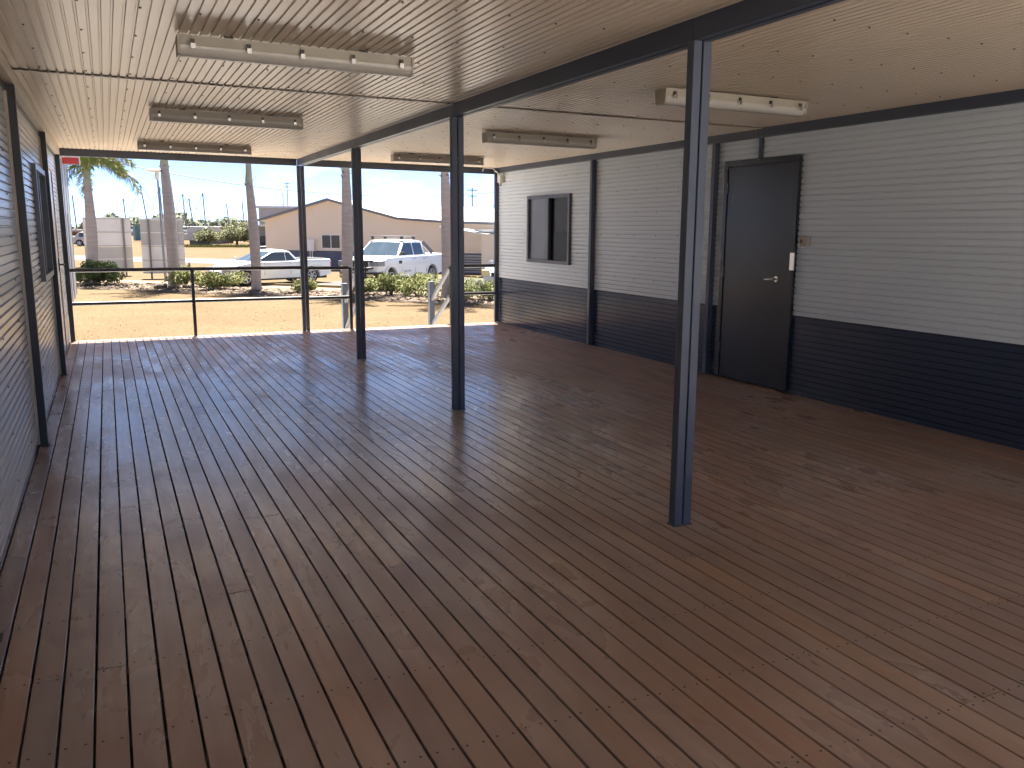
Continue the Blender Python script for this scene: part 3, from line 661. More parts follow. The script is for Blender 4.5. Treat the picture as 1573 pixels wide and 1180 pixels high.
# ------------------------------------------------------------------ bushes and trees
def leaves(b, c, rad, n, size, rnd, droop=0):
    for i in range(n):
        while True:
            q = Vector((rnd.uniform(-1, 1), rnd.uniform(-1, 1), rnd.uniform(-1, 1)))
            if q.length < 1: break
        q = q * (q.length ** -.35 if q.length > .05 else 1)
        if q.length > 1.08: continue
        p = Vector(c) + Vector((q.x * rad[0], q.y * rad[1], q.z * rad[2]))
        if p.z < .03: continue
        d = Vector((rnd.gauss(0, 1), rnd.gauss(0, 1), rnd.gauss(.4, .8))).normalized(); s_ = d.orthogonal().normalized()
        l = size * rnd.uniform(.6, 1.4); w_ = l * .34; d2 = d.cross(s_)
        b.add([p, p + d * l * .5 + s_ * w_, p + d * l, p + d * l * .5 - s_ * w_ + d2 * l * .1], [(0, 1, 2, 3)])
def bush(p, wd_, ht, label, mat='leaf_bush', seed=1, n=2600, size=.075, sparse=False, name='bush'):
    rnd = random.Random(seed); t = thing(name, label, name, (p[0], p[1], GZ)); b = MB(); tw = MB()
    m_ = 13
    for k in range(m_):
        a = rnd.uniform(0, 6.3); r = rnd.uniform(0, .75) ** .6 * wd_ / 2; z = ht * rnd.uniform(.35, .82) * (1 - .35 * r / (wd_ / 2))
        c = (r * math.cos(a), r * .7 * math.sin(a), z); rr = ht * rnd.uniform(.20, .34)
        leaves(b, c, (rr * 1.25, rr * 1.1, rr), n // m_, size, rnd)
        tw.tube([(0.12 * math.cos(a), .12 * math.sin(a), 0), (c[0] * .5, c[1] * .5, z * .55), c], [.016, .011, .005], 5, cap=False)
    b.build('foliage', mat, t, fixn=False); tw.build('stem', 'twig', t); return t
def stn(a, n): p = st(a, n); return (p.x, p.y)
bush((-.55, 37.6), 2.45, 1.0, 'dark green hedge bush at the foot of the palm with fronds', 'leaf_dark', 1, 8000)
bush((2.62, 34.6), 1.25, .90, 'round bush beside the thick palm trunk behind the middle rail post', 'leaf_bush', 2)
bush((3.72, 33.3), 1.75, .80, 'wide bush in front of the nose of the low cab utility', 'leaf_bush', 3, 3600)
bush((6.2, 30.6), 1.1, .55, 'low bush between the low cab utility and the middle palm trunk', 'leaf_bush', 4, 1600)
bush((7.95, 28.8), 1.0, .68, 'small bush right beside the palm between the two utilities', 'leaf_bush', 5, 1800)
bush((8.75, 28.7), 1.25, .78, 'yellow green bush under the bumper of the four door utility', 'leaf_bush', 6, 2600)
bush((9.5, 27.5), 1.6, .92, 'straggly bush below the doors of the four door utility', 'leaf_bush', 7, 3000)
bush((10.5, 26.0), 1.2, .80, 'bush behind the sloping rail of the right stair railing', 'leaf_bush', 8, 2000)
bush((11.1, 25.1), 1.2, .72, 'bush in front of the silver car near the right wall', 'leaf_bush', 9, 1800)
def tree(p, ht, wd_, label, seed, mat='leaf_tree', n=5200, size=.22):
    rnd = random.Random(seed); t = thing('tree', label, 'tree', (p[0], p[1], GZ)); tr = MB(); cr = MB()
    tr.tube([(0, 0, 0), (.05, 0, ht * .25), (0.1, .05, ht * .5)], [.16, .13, .09], 8)
    for k in range(44):
        a = rnd.uniform(0, 6.3); r = rnd.uniform(.05, 1) ** .6 * .92 * wd_ / 2; z = ht * (.30 + .62 * rnd.random() * (1 - .55 * (2 * r / wd_) ** 2))
        c = (r * math.cos(a), r * math.sin(a), z); rr = wd_ * rnd.uniform(.05, .13)
        leaves(cr, c, (rr * 1.2, rr * 1.2, rr), n // 44, size, rnd)
        tr.tube([(.05, 0, ht * .22), (c[0] * .5, c[1] * .5, z * .7), c], [.06, .04, .015], 5, cap=False)
    tr.build('trunk', 'twig', t); cr.build('crown', mat, t, fixn=False); return t
tree((14.4, 110), 2.9, 4.6, 'grey green tree left of the pale shed beyond the field', 21)
tree((11.6, 116), 2.1, 3.2, 'low spreading shrub tree among the boats beyond the field', 22, n=3000)
tree((18.6, 92), 4.6, 3.0, 'green treetop showing above the beige building roof', 23, 'leaf_dark', n=3000)
# far woodland on the horizon
rnd = random.Random(4); fb = MB()
for i in range(26000):
    x = rnd.uniform(-70, 190); y = 330 + rnd.uniform(-14, 14); hh = 4.6 + 1.0 * math.sin(x * .09) + 1.1 * math.sin(x * .31 + 1) + .7 * math.sin(x * .83)
    z = GZ + hh * rnd.random() ** .85; d = Vector((rnd.gauss(0, 1), rnd.gauss(0, 1), rnd.gauss(0, 1))).normalized(); s_ = d.orthogonal().normalized(); l = rnd.uniform(.5, 1.1)
    p = Vector((x, y, z)); fb.add([p - d * l, p + s_ * l * .7, p + d * l, p - s_ * l * .7], [(0, 1, 2, 3)])
tag(fb.build('far_woodland', 'leaf_far', kind='stuff', fixn=False), 'hazy strip of low trees along the horizon', 'trees')
gb = MB()
for i in range(5000):
    a = rnd.uniform(8, 26); p = Vector((a, 108 - a * .25 + rnd.uniform(-3, 3), GZ)); h_ = rnd.uniform(.1, .4); t_ = rnd.uniform(0, 6.3); dv = Vector((math.cos(t_), math.sin(t_), 0)) * .04
    gb.add([p - dv, p + dv, p + Vector((rnd.uniform(-.1, .1), 0, h_))], [(0, 1, 2)])
tag(gb.build('green_grass', 'leaf_bush', kind='stuff', fixn=False), 'strip of greener grass at the far edge of the brown field', 'grass')

# ------------------------------------------------------------------ signboards seen from behind
def signboard(x0, x1, y, zt, zm, zb, up_mat, lo_mat, posts, label):
    t = thing('signboard', label, 'signboard', (0, 0, 0))
    MB().box(x0, x1, y, y + .03, zm + .004, zt).build('panel', up_mat, t); MB().box(x0, x1, y, y + .03, zb, zm - .004).build('panel', lo_mat, t)
    for z in (zt - .06, (zt + zm) / 2, zm + .06, (zm + zb) / 2, zb + .08): MB().box(x0, x1, y - .028, y - .001, z - .02, z + .02).build('cross_rail', lo_mat if z > zm else up_mat, t)
    for x in posts: MB().box(x - .04, x + .04, y - .085, y - .029, GZ, zt - .03).build('post', 'post_grey', t)
    return t
signboard(-.95, 1.07, 44.6, 1.86, .50, -.62, 'board_white', 'board_grey', (-.62, .74), 'large signboard seen from behind, white above beige, behind the fronded palm')
signboard(1.37, 3.16, 41.6, 1.81, .56, -.62, 'board_grey', 'board_white', (1.72, 2.84), 'large signboard seen from behind, grey above white, left of the street lamp')
# street lamp
lp = thing('street_lamp', 'slim white street lamp with flat head behind the thick palm trunk', 'street lamp', (2.16, 39.4, GZ))
h = MB(); h.tube([(0, 0, 0), (-.03, 0, 2.2), (-.05, 0, 4.2)], [.055, .045, .036], 10); h.build('pole', 'galv', lp, smooth=True)
h = MB(); h.tube([(-.05, 0, 4.2), (-.08, 0, 4.36), (-.05, 0, 4.55)], [.05, .09, .07], 10); h.build('neck', 'plastic_white', lp, smooth=True)
h = MB(); h.tube([(-.08, 0, 4.55), (-.08, 0, 4.60), (-.08, 0, 4.67)], [.28, .46, .16], 20); h.build('head', 'plastic_white', lp, smooth=True)

# ------------------------------------------------------------------ beige building across the car park
bb = thing('beige_building', 'beige gabled building with navy lower wall and pale roof behind the utilities', 'building', (8.168, 50.327, GZ), math.atan2(-.738, .674))
# local: x along the front, y away from the viewer
outl = [(0, 0), (14.4, 0), (14.4, 2.50), (11.6, 2.55), (8.7, 2.73), (4.4, 3.74), (0, 2.70)]
bw = MB().prism([(0, 1.04), (14.4, 1.04), (14.4, 2.50), (11.6, 2.55), (8.7, 2.73), (4.4, 3.74), (0, 2.70)], (0, 22), lambda u, v, e: (u, e, v)).build('wall', 'beige_wall', bb)
fn = lambda u, d, l: (l, .0 + d, u)
pr = ribsheet(0.0, 1.04, 0, 14.4, fn, depth=.02); 
b = MB(); PTn = .1
pts = []; z = 0
for k in range(10):
    for dz, d in ((0, 0), (.05, 0), (.065, .03), (.09, .03)):
        pts.append((z + dz, d))
    z += .104
pts.append((1.04, 0)); n = len(pts)
b.add([(0, d, u) for u, d in pts] + [(14.4, d, u) for u, d in pts], [(i, i + 1, n + i + 1, n + i) for i in range(n - 1)]).build('lower_wall', 'navy_far', bb)
MB().box(0, 14.4, .06, 22, 0, 1.035).build('lower_core', 'navy_far', bb)
rp_ = [(-.25, 2.62), (4.4, 3.74), (8.7, 2.73), (11.6, 2.55), (14.7, 2.48)]
vs = []; 
for u, v in rp_: vs += [(u, -.25, v + .012), (u, 22.2, v + .012), (u, -.25, v + .10), (u, 22.2, v + .10)]
fs = []
for i in range(len(rp_) - 1):
    a, c = 4 * i, 4 * i + 4; fs += [(a, c, c + 1, a + 1), (a + 2, a + 3, c + 3, c + 2), (a, a + 2, c + 2, c), (a + 1, c + 1, c + 3, a + 3)]
fs += [(0, 1, 3, 2), (16, 18, 19, 17)]
rf = MB().add(vs, fs).build('roof', 'roof_white', bb)
for i in range(len(rp_) - 1):
    (u, v), (u2, v2) = rp_[i], rp_[i + 1]
    MB().bar((u, -.275, v + .06), (u2, -.275, v2 + .06), .04, .13).build('barge_board', 'grey_trim', rf)
wn_ = MB().box(3.78, 5.02, -.03, .05, 1.13, 1.20).build('window', 'board_white', bb)
MB().box(3.78, 5.02, -.03, .05, 1.88, 1.94).build('frame', 'board_white', wn_)
for x in (3.78, 4.375, 4.97): MB().box(x, x + .05, -.028, .05, 1.20, 1.88).build('frame', 'board_white', wn_)
for x in (3.83, 4.425): MB().box(x, x + .545, -.008, .01, 1.20, 1.88).build('pane', 'pane_dark', wn_)
MB().box(2.9, 3.42, -.22, -.002, 1.02, 1.65).build('meter_box', 'board_white', bb)
for x in (3.05, 3.2): h = MB(); h.tube([(x, -.08, .0), (x, -.08, 1.02)], .03, 8); h.build('conduit', 'board_white', bb)
# annex at the right end
ax = thing('annex_building', 'beige annex with pale awning at the right end of the beige building', 'building', bb.location[:], bb.rotation_euler[2])
MB().box(14.45, 19, -2.2, 8, 0, 2.15).build('wall', 'beige_wall', ax)
MB().box(14.2, 19.3, -2.5, 8.2, 2.152, 2.24).build('roof', 'roof_white', ax)
MB().bar((11.9, -.9, 2.36), (15.2, -2.4, 2.02), .9, .05).build('awning', 'roof_white', ax)
for k in range(7): MB().box(12.9, 14.3, -1.02, -.98, .12 + k * .13, .19 + k * .13).build('slat', 'galv', ax)
for x in (12.88, 14.3): MB().box(x, x + .05, -1.0, -.95, 0, 1.1).build('slat_post', 'galv', ax)
# sheds far behind
ps = thing('pale_shed', 'large pale shed rising behind the beige building', 'building', (15.6, 100, GZ), -.30)
MB().box(0, 16, 0, 12, 0, 4.4).build('wall', 'pale_shed', ps); MB().box(-.3, 16.3, -.3, 12.3, 4.402, 4.62).build('roof', 'roof_white', ps)
MB().box(-.55, -.02, .1, .9, 1.7, 2.5).build('air_conditioner', 'container_teal', ps)
gs = thing('grey_shed', 'grey open carport with pale flat roof left of the beige building', 'building', (10.6, 72, GZ), -.30)
MB().box(0, 3.6, 2.5, 5, 0, 2.35).build('wall', 'grey_shed', gs); MB().box(-.3, 4, -.3, 5.2, 2.352, 2.5).build('roof', 'roof_white', gs)
for x in (0, 3.5): MB().box(x, x + .1, 0, .1, 0, 2.35).build('post', 'post_grey', gs)
MB().bar((1.2, -.1, .75), (3.6, -.1, 2.2), .1, .3, (0, 1, 0)).build('brace', 'cover_black', gs)

# ------------------------------------------------------------------ vehicles
def shaped(poly, w2, fy, name, mat, par, cuts_x, cuts_z, flat=False):
    me = bpy.data.meshes.new(name); b = MB().prism(poly, (-w2, w2), lambda u, v, e: (u, e, v))
    me.from_pydata(b.v, [], b.f); bm = bmesh.new(); bm.from_mesh(me); bmesh.ops.recalc_face_normals(bm, faces=bm.faces)
    for cx in cuts_x: bmesh.ops.bisect_plane(bm, geom=bm.verts[:] + bm.edges[:] + bm.faces[:], plane_co=(cx, 0, 0), plane_no=(1, 0, 0))
    for cz in cuts_z: bmesh.ops.bisect_plane(bm, geom=bm.verts[:] + bm.edges[:] + bm.faces[:], plane_co=(0, 0, cz), plane_no=(0, 0, 1))
    for cyy in (-w2 * .55, 0, w2 * .55): bmesh.ops.bisect_plane(bm, geom=bm.verts[:] + bm.edges[:] + bm.faces[:], plane_co=(0, cyy, 0), plane_no=(0, 1, 0))
    for v in bm.verts: v.co = Vector(fy(v.co.x, v.co.y / w2, v.co.z))
    bmesh.ops.triangulate(bm, faces=[f for f in bm.faces if len(f.verts) > 4])
    bmesh.ops.bevel(bm, geom=[e for e in bm.edges if len(e.link_faces) == 2 and e.calc_face_angle(0) > .6], offset=.022, segments=2, affect='EDGES', profile=.55)
    bmesh.ops.recalc_face_normals(bm, faces=bm.faces); bm.to_mesh(me); bm.free()
    for p in me.polygons: p.use_smooth = True
    try: me.set_sharp_from_angle(angle=R(42))
    except Exception: pass
    me.materials.append(MATS[mat]); return link(name, me, par)
def wheel(par, x, y, r, wdt, rimmat='rim'):
    s_ = 1 if y > 0 else -1
    t = MB(); t.tube([(x, y - s_ * wdt, r), (x, y - s_ * wdt * .15, r), (x, y, r)], [r, r, r * .93], 28); w_ = t.build('wheel', 'tyre', par, smooth=True)
    t = MB(); t.tube([(x, y - .03 * s_, r), (x, y + .006 * s_, r)], [r * .66, r * .64], 24); t.build('rim_well', 'car_black', w_)
    t = MB()
    for k in range(6):
        a = k * math.pi / 3 + .2; d = Vector((math.cos(a), 0, math.sin(a)))
        t.bar(Vector((x, y + .010 * s_, r)) + d * .04, Vector((x, y + .010 * s_, r)) + d * r * .64, .055, .02, (0, 1, 0))
    t.tube([(x, y + .0, r), (x, y + .022 * s_, r)], .06, 12)
    n = 24
    for k in range(n):
        a, a2 = 2 * math.pi * k / n, 2 * math.pi * (k + 1) / n
        t.bar((x + r * .64 * math.cos(a), y + .01 * s_, r + r * .64 * math.sin(a)), (x + r * .64 * math.cos(a2), y + .01 * s_, r + r * .64 * math.sin(a2)), .03, .03, (0, 1, 0))
    t.build('rim', rimmat, w_)
def arch(cx, r, z0, n=9):
    a0 = math.asin(min(1, max(-1, (z0 - .0) / r))) if z0 < r else 0
    return [(cx + r * math.cos(math.pi - a0 - (math.pi - 2 * a0) * i / n), r * math.sin(a0 + (math.pi - 2 * a0) * i / n) if True else 0) for i in range(n + 1)]
def archpts(cx, zc_, r, z0, n=10):
    a0 = math.asin((z0 - zc_) / r); A0, A1 = math.pi - a0, a0
    return [(cx + r * math.cos(A0 + (A1 - A0) * i / n), zc_ + r * math.sin(A0 + (A1 - A0) * i / n)) for i in range(n + 1)]
def panel(pts, name, mat, par, off):
    pts = [Vector(p) for p in pts]; nrm = (pts[1] - pts[0]).cross(pts[2] - pts[0]).normalized(); n = len(pts)
    if nrm.dot(Vector(off)) < 0: nrm = -nrm
    vs = [p + nrm * .004 for p in pts] + [p - nrm * .02 for p in pts]
    return MB().add(vs, [tuple(range(n)), tuple(range(2 * n - 1, n - 1, -1))] + [(i, (i + 1) % n, n + (i + 1) % n, n + i) for i in range(n)]).build(name, mat, par)
def vehicle(name, label, cat, loc, heading, P, sc=1.0):
    t = thing(name, label, cat, loc, math.atan2(heading[1], heading[0])); t.scale = (sc, sc, sc)
    W2 = P['w'] / 2; r = P['wr']; ar = r + P.get('gap', .07); z0 = P['sill']; xf, xr = P['xf'], P['xr']
    low = list(reversed(P['top'])) if False else P['top'][:]
    # outline clockwise from the rear bottom: rear -> arches -> front -> top
    poly = [(P['rear'], z0 + .10), (xr - ar - .02, z0)] + archpts(xr, r, ar, z0) + archpts(xf, r, ar, z0) + [(P['front'] - .12, z0 - .02), (P['front'], z0 + .15)] + P['top']
    def fy(x, q, z):
        f = 1.0
        d = P['front'] - x
        if d < .9: f *= 1 - .16 * (1 - d / .9) ** 2
        d = x - P['rear']
        if d < .6: f *= 1 - .06 * (1 - d / .6) ** 2
        zb = P['belt']; g = 1 - .05 * max(0, (zb - z - .25) / zb) ** 1.2 - .07 * max(0, (z - zb + .12) / .2) ** 1.5
        if z > zb - .05 and P.get('flatbed') and x < P['flatbed']: g = max(g, .965)
        xx = x - (.10 * q * q if x > P['front'] - .5 else 0)
        zz = z - .025 * q * q if z > zb else z
        return (xx, q * W2 * f * g, zz)
    body = shaped(poly, W2, fy, 'body', P['paint'], t, [P['front'] - .25, P['front'] - .55, P['front'] - .9, P['rear'] + .3, P['rear'] + .6], [z0 + .12, z0 + .3, P['belt'] - .2, P['belt'] - .06])
    # cabin
    zb, zr_ = P['belt'] - .03, P['roof']; c0, c1, c2, c3 = P['cab']        # base front, roof front, roof rear, base rear
    wb, wr2 = W2 * .925, W2 * .765
    def fc(x, q, z):
        k = max(0, (z - zb) / (zr_ - zb)); return (x - .06 * q * q * (1 if x > (c1 + c2) / 2 else 0), q * (wb + (wr2 - wb) * k ** 1.1), z - .035 * q * q * k)
    cabp = [(c3, zb), (c0, zb), (c1, zr_ - .05), (c1 - .18, zr_ - .01), ((c1 + c2) / 2, zr_), (c2 + .15, zr_ - .02), (c2, zr_ - .07)]
    shaped(cabp, 1, fc, 'cabin', P['paint'], t, [c1 - .4, (c1 + c2) / 2, c2 + .3], [zb + (zr_ - zb) * .35, zb + (zr_ - zb) * .7])
    def cy_(z): k = max(0, (z - zb) / (zr_ - zb)); return wb + (wr2 - wb) * k ** 1.1
    def cpt(x, z, s_): return (x, s_ * (cy_(z) + .003), z - .02 * max(0, (z - zb) / (zr_ - zb)))
    zl, zh = zb + .05, zr_ - .115
    kf = lambda z: c0 + (c1 - c0) * (z - zb) / (zr_ - .05 - zb); kr = lambda z: c3 + (c2 - c3) * (z - zb) / (zr_ - .07 - zb)
    hw = lambda z, q: fc(0, q, z)[1]
    ws = []
    for z, q in ((zl, -.92), (zl, -.5), (zl, 0), (zl, .5), (zl, .92), (zh + .01, .86), (zh + .01, 0), (zh + .01, -.86)):
        ws.append((kf(z) - .06 * q * q, hw(z, q), z - .03 * q * q * (z - zb) / (zr_ - zb)))
    # windscreen as a strip so that it follows the curve
    b = MB(); vs = []
    for i in range(9):
        q = -.93 + 1.86 * i / 8
        for z, k in ((zl, 1), (zh + .015, .95)):
            vs.append((kf(z) - .06 * (q * k) ** 2 + .012, hw(z, q * k), z - .03 * (q * k) ** 2 * (z - zb) / (zr_ - zb) + .006))
    b.add(vs, [(2 * i, 2 * i + 2, 2 * i + 3, 2 * i + 1) for i in range(8)]); b.add([(x - .02, y, z - .01) for x, y, z in vs], [(2 * i, 2 * i + 1, 2 * i + 3, 2 * i + 2) for i in range(8)])
    b.build('windscreen', 'car_glass', t, smooth=True, fixn=False)
    vs = []; b = MB()
    for i in range(9):
        q = -.85 + 1.7 * i / 8
        for z, k in ((zl + .03, 1), (zh, .95)): vs.append((kr(z) - .010, hw(z, q * k), z - .03 * (q * k) ** 2 * (z - zb) / (zr_ - zb) + .004))
    b.add(vs, [(2 * i, 2 * i + 1, 2 * i + 3, 2 * i + 2) for i in range(8)]); b.build('rear_window', 'car_glass', t, smooth=True, fixn=False)
    for s_ in (1, -1):
        for (xa, xb) in P['wins']:
            A = min(kf(zl) - .14, xa); B = max(kr(zl) + .13, xb); A2 = min(kf(zh) - .10, xa); B2 = max(kr(zh) + .10, xb)
            panel([cpt(A, zl, s_), cpt(A2, zh, s_), cpt(B2, zh, s_), cpt(B, zl, s_)], 'side_window', 'car_glass', t, (0, s_, .2))
        mx_ = kf(zl) - .16
        MB().obox((mx_ + .02, s_ * (wb + .13), zl + .07), (.045, 0, 0), (0, .085, 0), (0, 0, .06)).build('mirror', P.get('mirror', P['paint']), t, bevel=.025)
        MB().bar((mx_, s_ * wb * .97, zl + .03), (mx_, s_ * (wb + .05), zl + .05), .03, .03).build('mirror_arm', 'car_black', t)
        for x in P['handles']: MB().obox((x, s_ * W2 * .985, P['belt'] - .14), (.085, 0, 0), (0, .02, 0), (0, 0, .018)).build('door_handle', P.get('handle_mat', P['paint']), t)
        for x in P['seams']: MB().obox((x, s_ * (W2 * .985), (z0 + P['belt']) / 2 + .05), (.005, 0, 0), (0, .010, 0), (0, 0, (P['belt'] - z0) / 2 - .10)).build('door_seam', 'car_black', t)
        for x in (xf, xr): wheel(t, x, s_ * (W2 - .045), r, .22)
        hl = P['headlight']; fx = P['front']
        MB().obox((fx - .17, s_ * W2 * .76, hl[0]), (.12, -.06 * s_, 0), (0, hl[2], 0), (0, 0, hl[1])).build('headlight', P.get('hl_mat', 'lamp_clear'), t, bevel=.02)
        MB().obox((P['rear'] + .01, s_ * W2 * .86, P['belt'] - .22), (.035, 0, 0), (0, .08, 0), (0, 0, .14)).build('tail_light', 'lamp_red', t, bevel=.01)
        # sill and inner arch
        MB().box(xr + ar + .02, xf - ar - .02, min(s_ * W2 * .80, s_ * W2 * .93), max(s_ * W2 * .80, s_ * W2 * .93), z0 - .06, z0 + .02).build('side_step', 'car_black', t)
    MB().box(P['rear'] + .12, P['front'] - .35, -W2 * .72, W2 * .72, .19, r + ar - .05).build('underbody', 'car_black', t)
    g = P['grille']; MB().obox((P['front'] - .03, 0, g[0]), (.03, 0, 0), (0, W2 * g[2], 0), (0, 0, g[1])).build('grille', 'car_black', t, bevel=.01)
    MB().obox((P['front'] + .012, 0, z0 + .12), (.012, 0, 0), (0, .19, 0), (0, 0, .055)).build('number_plate', 'plastic_white', t)
    return t
UTE1 = dict(w=1.87, wr=.335, sill=.27, xf=1.57, xr=-1.57, front=2.50, rear=-2.60, belt=.98, roof=1.47, cab=(1.22, .22, -.60, -1.0), flatbed=-.95,
            top=[(2.50, .58), (2.38, .70), (2.0, .82), (1.6, .90), (1.1, .96), (-.9, 1.0), (-1.0, 1.05), (-2.56, 1.05), (-2.60, .95)], paint='car_white',
            wins=[(1.0, -.32), (-.36, -.8)], handles=(-.30,), seams=(.72, -.52, -.98), headlight=(.68, .07, .15), grille=(.52, .07, .42), mirror='car_silver')
u1 = vehicle('parked_utility', 'white two door utility with low cab parked behind the slender palm', 'utility', (5.95, 36.3, GZ + .014), (-.93, -.36), UTE1, .96)
MB().box(-2.5, -1.02, -.80, .80, 1.0525, 1.066).build('tonneau_cover', 'cover_black', u1)
UTE2 = dict(w=1.87, wr=.385, sill=.42, gap=.085, xf=1.61, xr=-1.61, front=2.45, rear=-2.75, belt=1.20, roof=1.80, cab=(1.12, .42, -1.02, -1.22), flatbed=-1.2,
            top=[(2.45, .86), (2.40, 1.02), (2.0, 1.12), (1.1, 1.20), (-1.15, 1.22), (-2.72, 1.24), (-2.75, 1.1)], paint='car_white',
            wins=[(1.0, -.16), (-.24, -.98)], handles=(-.05, -.93), seams=(.86, -.20, -1.10), headlight=(.96, .09, .19), grille=(.86, .16, .44), mirror='car_black', handle_mat='car_silver')
u2 = vehicle('parked_utility', 'white four door utility with roof racks and bull bar parked nose towards the deck', 'utility', (10.15, 32.85, GZ + .014), (-.73, -.684), UTE2, 1.03)
W2 = .935
bbm = MB(); 
for z in (1.05, .80): bbm.tube([(2.42, -.62, z), (2.60, -.45, z), (2.62, 0, z), (2.60, .45, z), (2.42, .62, z)], .038, 10)
for y in (-.42, .42): bbm.tube([(2.60, y, .50), (2.62, y, 1.08)], .036, 10)
bbm.build('bull_bar', 'car_black', u2, smooth=True)
MB().prism([(2.20, .93), (2.52, .62), (2.62, .38), (2.62, -.38), (2.52, -.62), (2.20, -.93), (2.20, -.7), (2.2, .7)], (.43, .66), lambda u, v, e: (u, v, e)).build('bumper', 'car_black', u2, bevel=.03)
MB().obox((2.628, .0, .55), (.012, 0, 0), (0, .2, 0), (0, 0, .06)).build('plate', 'plastic_white', u2)
for s_ in (1, -1): MB().obox((2.56, s_ * .56, .55), (.03, -s_ * .05, 0), (s_ * .0, .09, 0), (0, 0, .035)).build('indicator', 'lamp_amber', u2)
for x in (.30, -.62):
    rk = MB().obox((x, 0, 1.905), (.045, 0, 0), (0, .72, 0), (0, 0, .018)).build('roof_rack', 'galv', u2, bevel=.008)
    for s_ in (1, -1): MB().obox((x, s_ * .62, 1.845), (.06, 0, 0), (0, .035, 0), (0, 0, .045)).build('rack_foot', 'car_black', rk)
for s_ in (1, -1):
    MB().bar((-1.12, s_ * .72, 1.70), (-1.75, s_ * .84, 1.26), .05, .16).build('sports_bar', 'post_grey', u2)
    MB().obox((.98, s_ * .93, .98), (.11, 0, 0), (0, .012, 0), (0, 0, .055)).build('side_vent', 'car_black', u2)
    for xx in (1.61, -1.61):
        b = MB(); ar = .475; n = 14
        for i in range(n):
            a, a2 = math.pi * i / n, math.pi * (i + 1) / n
            b.bar((xx + ar * math.cos(a), s_ * .915, .385 + ar * math.sin(a)), (xx + ar * math.cos(a2), s_ * .915, .385 + ar * math.sin(a2)), .06, .045, (0, 1, 0))
        b.build('arch_flare', 'car_white', u2)
# lettering low on the front door
cu = bpy.data.curves.new('lettering', 'FONT'); cu.body = 'WILDTRAK'; cu.size = .115; cu.extrude = .002; cu.align_x = 'CENTER'
to = bpy.data.objects.new('lettering_tmp', cu); COL.objects.link(to)
bpy.context.view_layer.update()
tm = bpy.data.meshes.new_from_object(to.evaluated_get(bpy.context.evaluated_depsgraph_get())); bpy.data.objects.remove(to)
tm.materials.clear(); tm.materials.append(MATS['cover_black'])
lt = link('lettering', tm, u2); lt.location = (.42, .925, .60); lt.rotation_euler = (R(90), 0, R(180))
CAR3 = dict(w=1.74, wr=.31, sill=.25, xf=1.28, xr=-1.28, front=2.05, rear=-2.05, belt=.93, roof=1.46, cab=(1.02, .35, -1.3, -1.85),
            top=[(2.05, .55), (1.98, .70), (1.6, .86), (1.0, .94), (-1.9, .98), (-2.05, .8)], paint='car_silver',
            wins=[(1.0, -.2), (-.26, -1.3)], handles=(-.1, -.95), seams=(.75, -.23, -1.1), headlight=(.66, .10, .17), grille=(.60, .08, .40), hl_mat='lamp_amber')
u3 = vehicle('parked_car', 'silver car with yellowed headlights half hidden by the right wall', 'car', (14.6, 30.2, GZ + .014), (-.76, -.65), CAR3)
# distant cars
UT4 = dict(CAR3); UT4['paint'] = 'hull_white'
u4 = vehicle('parked_car', 'pale car far away across the field left of the signboards', 'car', (-1.2, 112, GZ), (.95, -.3), UT4, 1.15)
UT5 = dict(CAR3); UT5['paint'] = 'car_black'
u5 = vehicle('parked_car', 'dark car under the grey carport left of the beige building', 'car', (12.2, 72.6, GZ), (-.35, -.93), UT5, 1.1)

# ------------------------------------------------------------------ marina
def sailboat(x, y, htop, label, hull='hull_white', lean=0, stay=True, rz=0.0, ln=9):
    t = thing('sailboat', label, 'sailboat', (x, y, GZ), rz, group='yachts in the boat yard')
    st_ = [(-ln / 2, .5, 1.2), (-ln * .3, 1.2, 1.0), (0, 1.5, 1.0), (ln * .3, 1.0, 1.2), (ln / 2, .05, 1.5)]
    vs = []
    for sx, hw_, zt in st_: vs += [(sx, -hw_, zt), (sx, -hw_ * .6, .4), (sx, 0, .1), (sx, hw_ * .6, .4), (sx, hw_, zt)]
    fs = []
    for i in range(4):
        for k in range(4): fs.append((5 * i + k, 5 * i + k + 1, 5 * i + k + 6, 5 * i + k + 5))
        fs.append((5 * i + 4, 5 * i, 5 * i + 5, 5 * i + 9))
    fs += [(0, 4, 3, 2, 1)]
    MB().add(vs, fs).build('hull', hull, t, smooth=True)
    MB().box(-2, 1.6, -.7, .7, 1.0, 1.55).build('cabin', 'hull_white', t, bevel=.1)
    top = (lean, 0, htop - GZ); h = MB(); h.tube([(0.4, 0, 1.1), top], [.17, .13], 6); h.build('mast', 'mast', t)
    if stay:
        for q in ((ln / 2, 0, 1.5), (-ln / 2, 0, 1.3)): h = MB(); h.tube([top, q], .055, 4); h.build('stay', 'mast', t)
    h = MB(); h.tube([(.4, 0, 2.2), (-3.4, 0, 2.3)], .10, 6); h.build('boom', 'mast', t)
    return t
for i, (x, h_, le, stay, lab) in enumerate([(-6.6, 8.6, 0, False, 'yacht mast at the far left beside the office building wall'), (4.3, 8.0, 0, True, 'yacht with mast rising behind the left signboard'),
        (9.2, 11.4, -.9, True, 'yacht with tall leaning mast between the two signboards'), (12.6, 11.0, .0, True, 'yacht with tall mast left of the street lamp'),
        (17.8, 9.4, .0, True, 'yacht with mast just right of the thick palm trunk'), (19.6, 8.3, -.4, True, 'yacht with mast tilted left, second right of the thick palm'),
        (22.5, 9.7, 0, True, 'yacht with tall mast over the brown hull'), (28.1, 7.2, 0, False, 'yacht with single bare mast left of the grey green tree'), (31.9, 7.8, 0, False, 'yacht with bare mast just left of the slender palm')]):
    sailboat(x, 230, h_, lab, 'hull_white' if i % 3 else 'hull_brown', le, stay, rz=.2 * math.sin(i * 2.1), ln=8 + (i % 3))
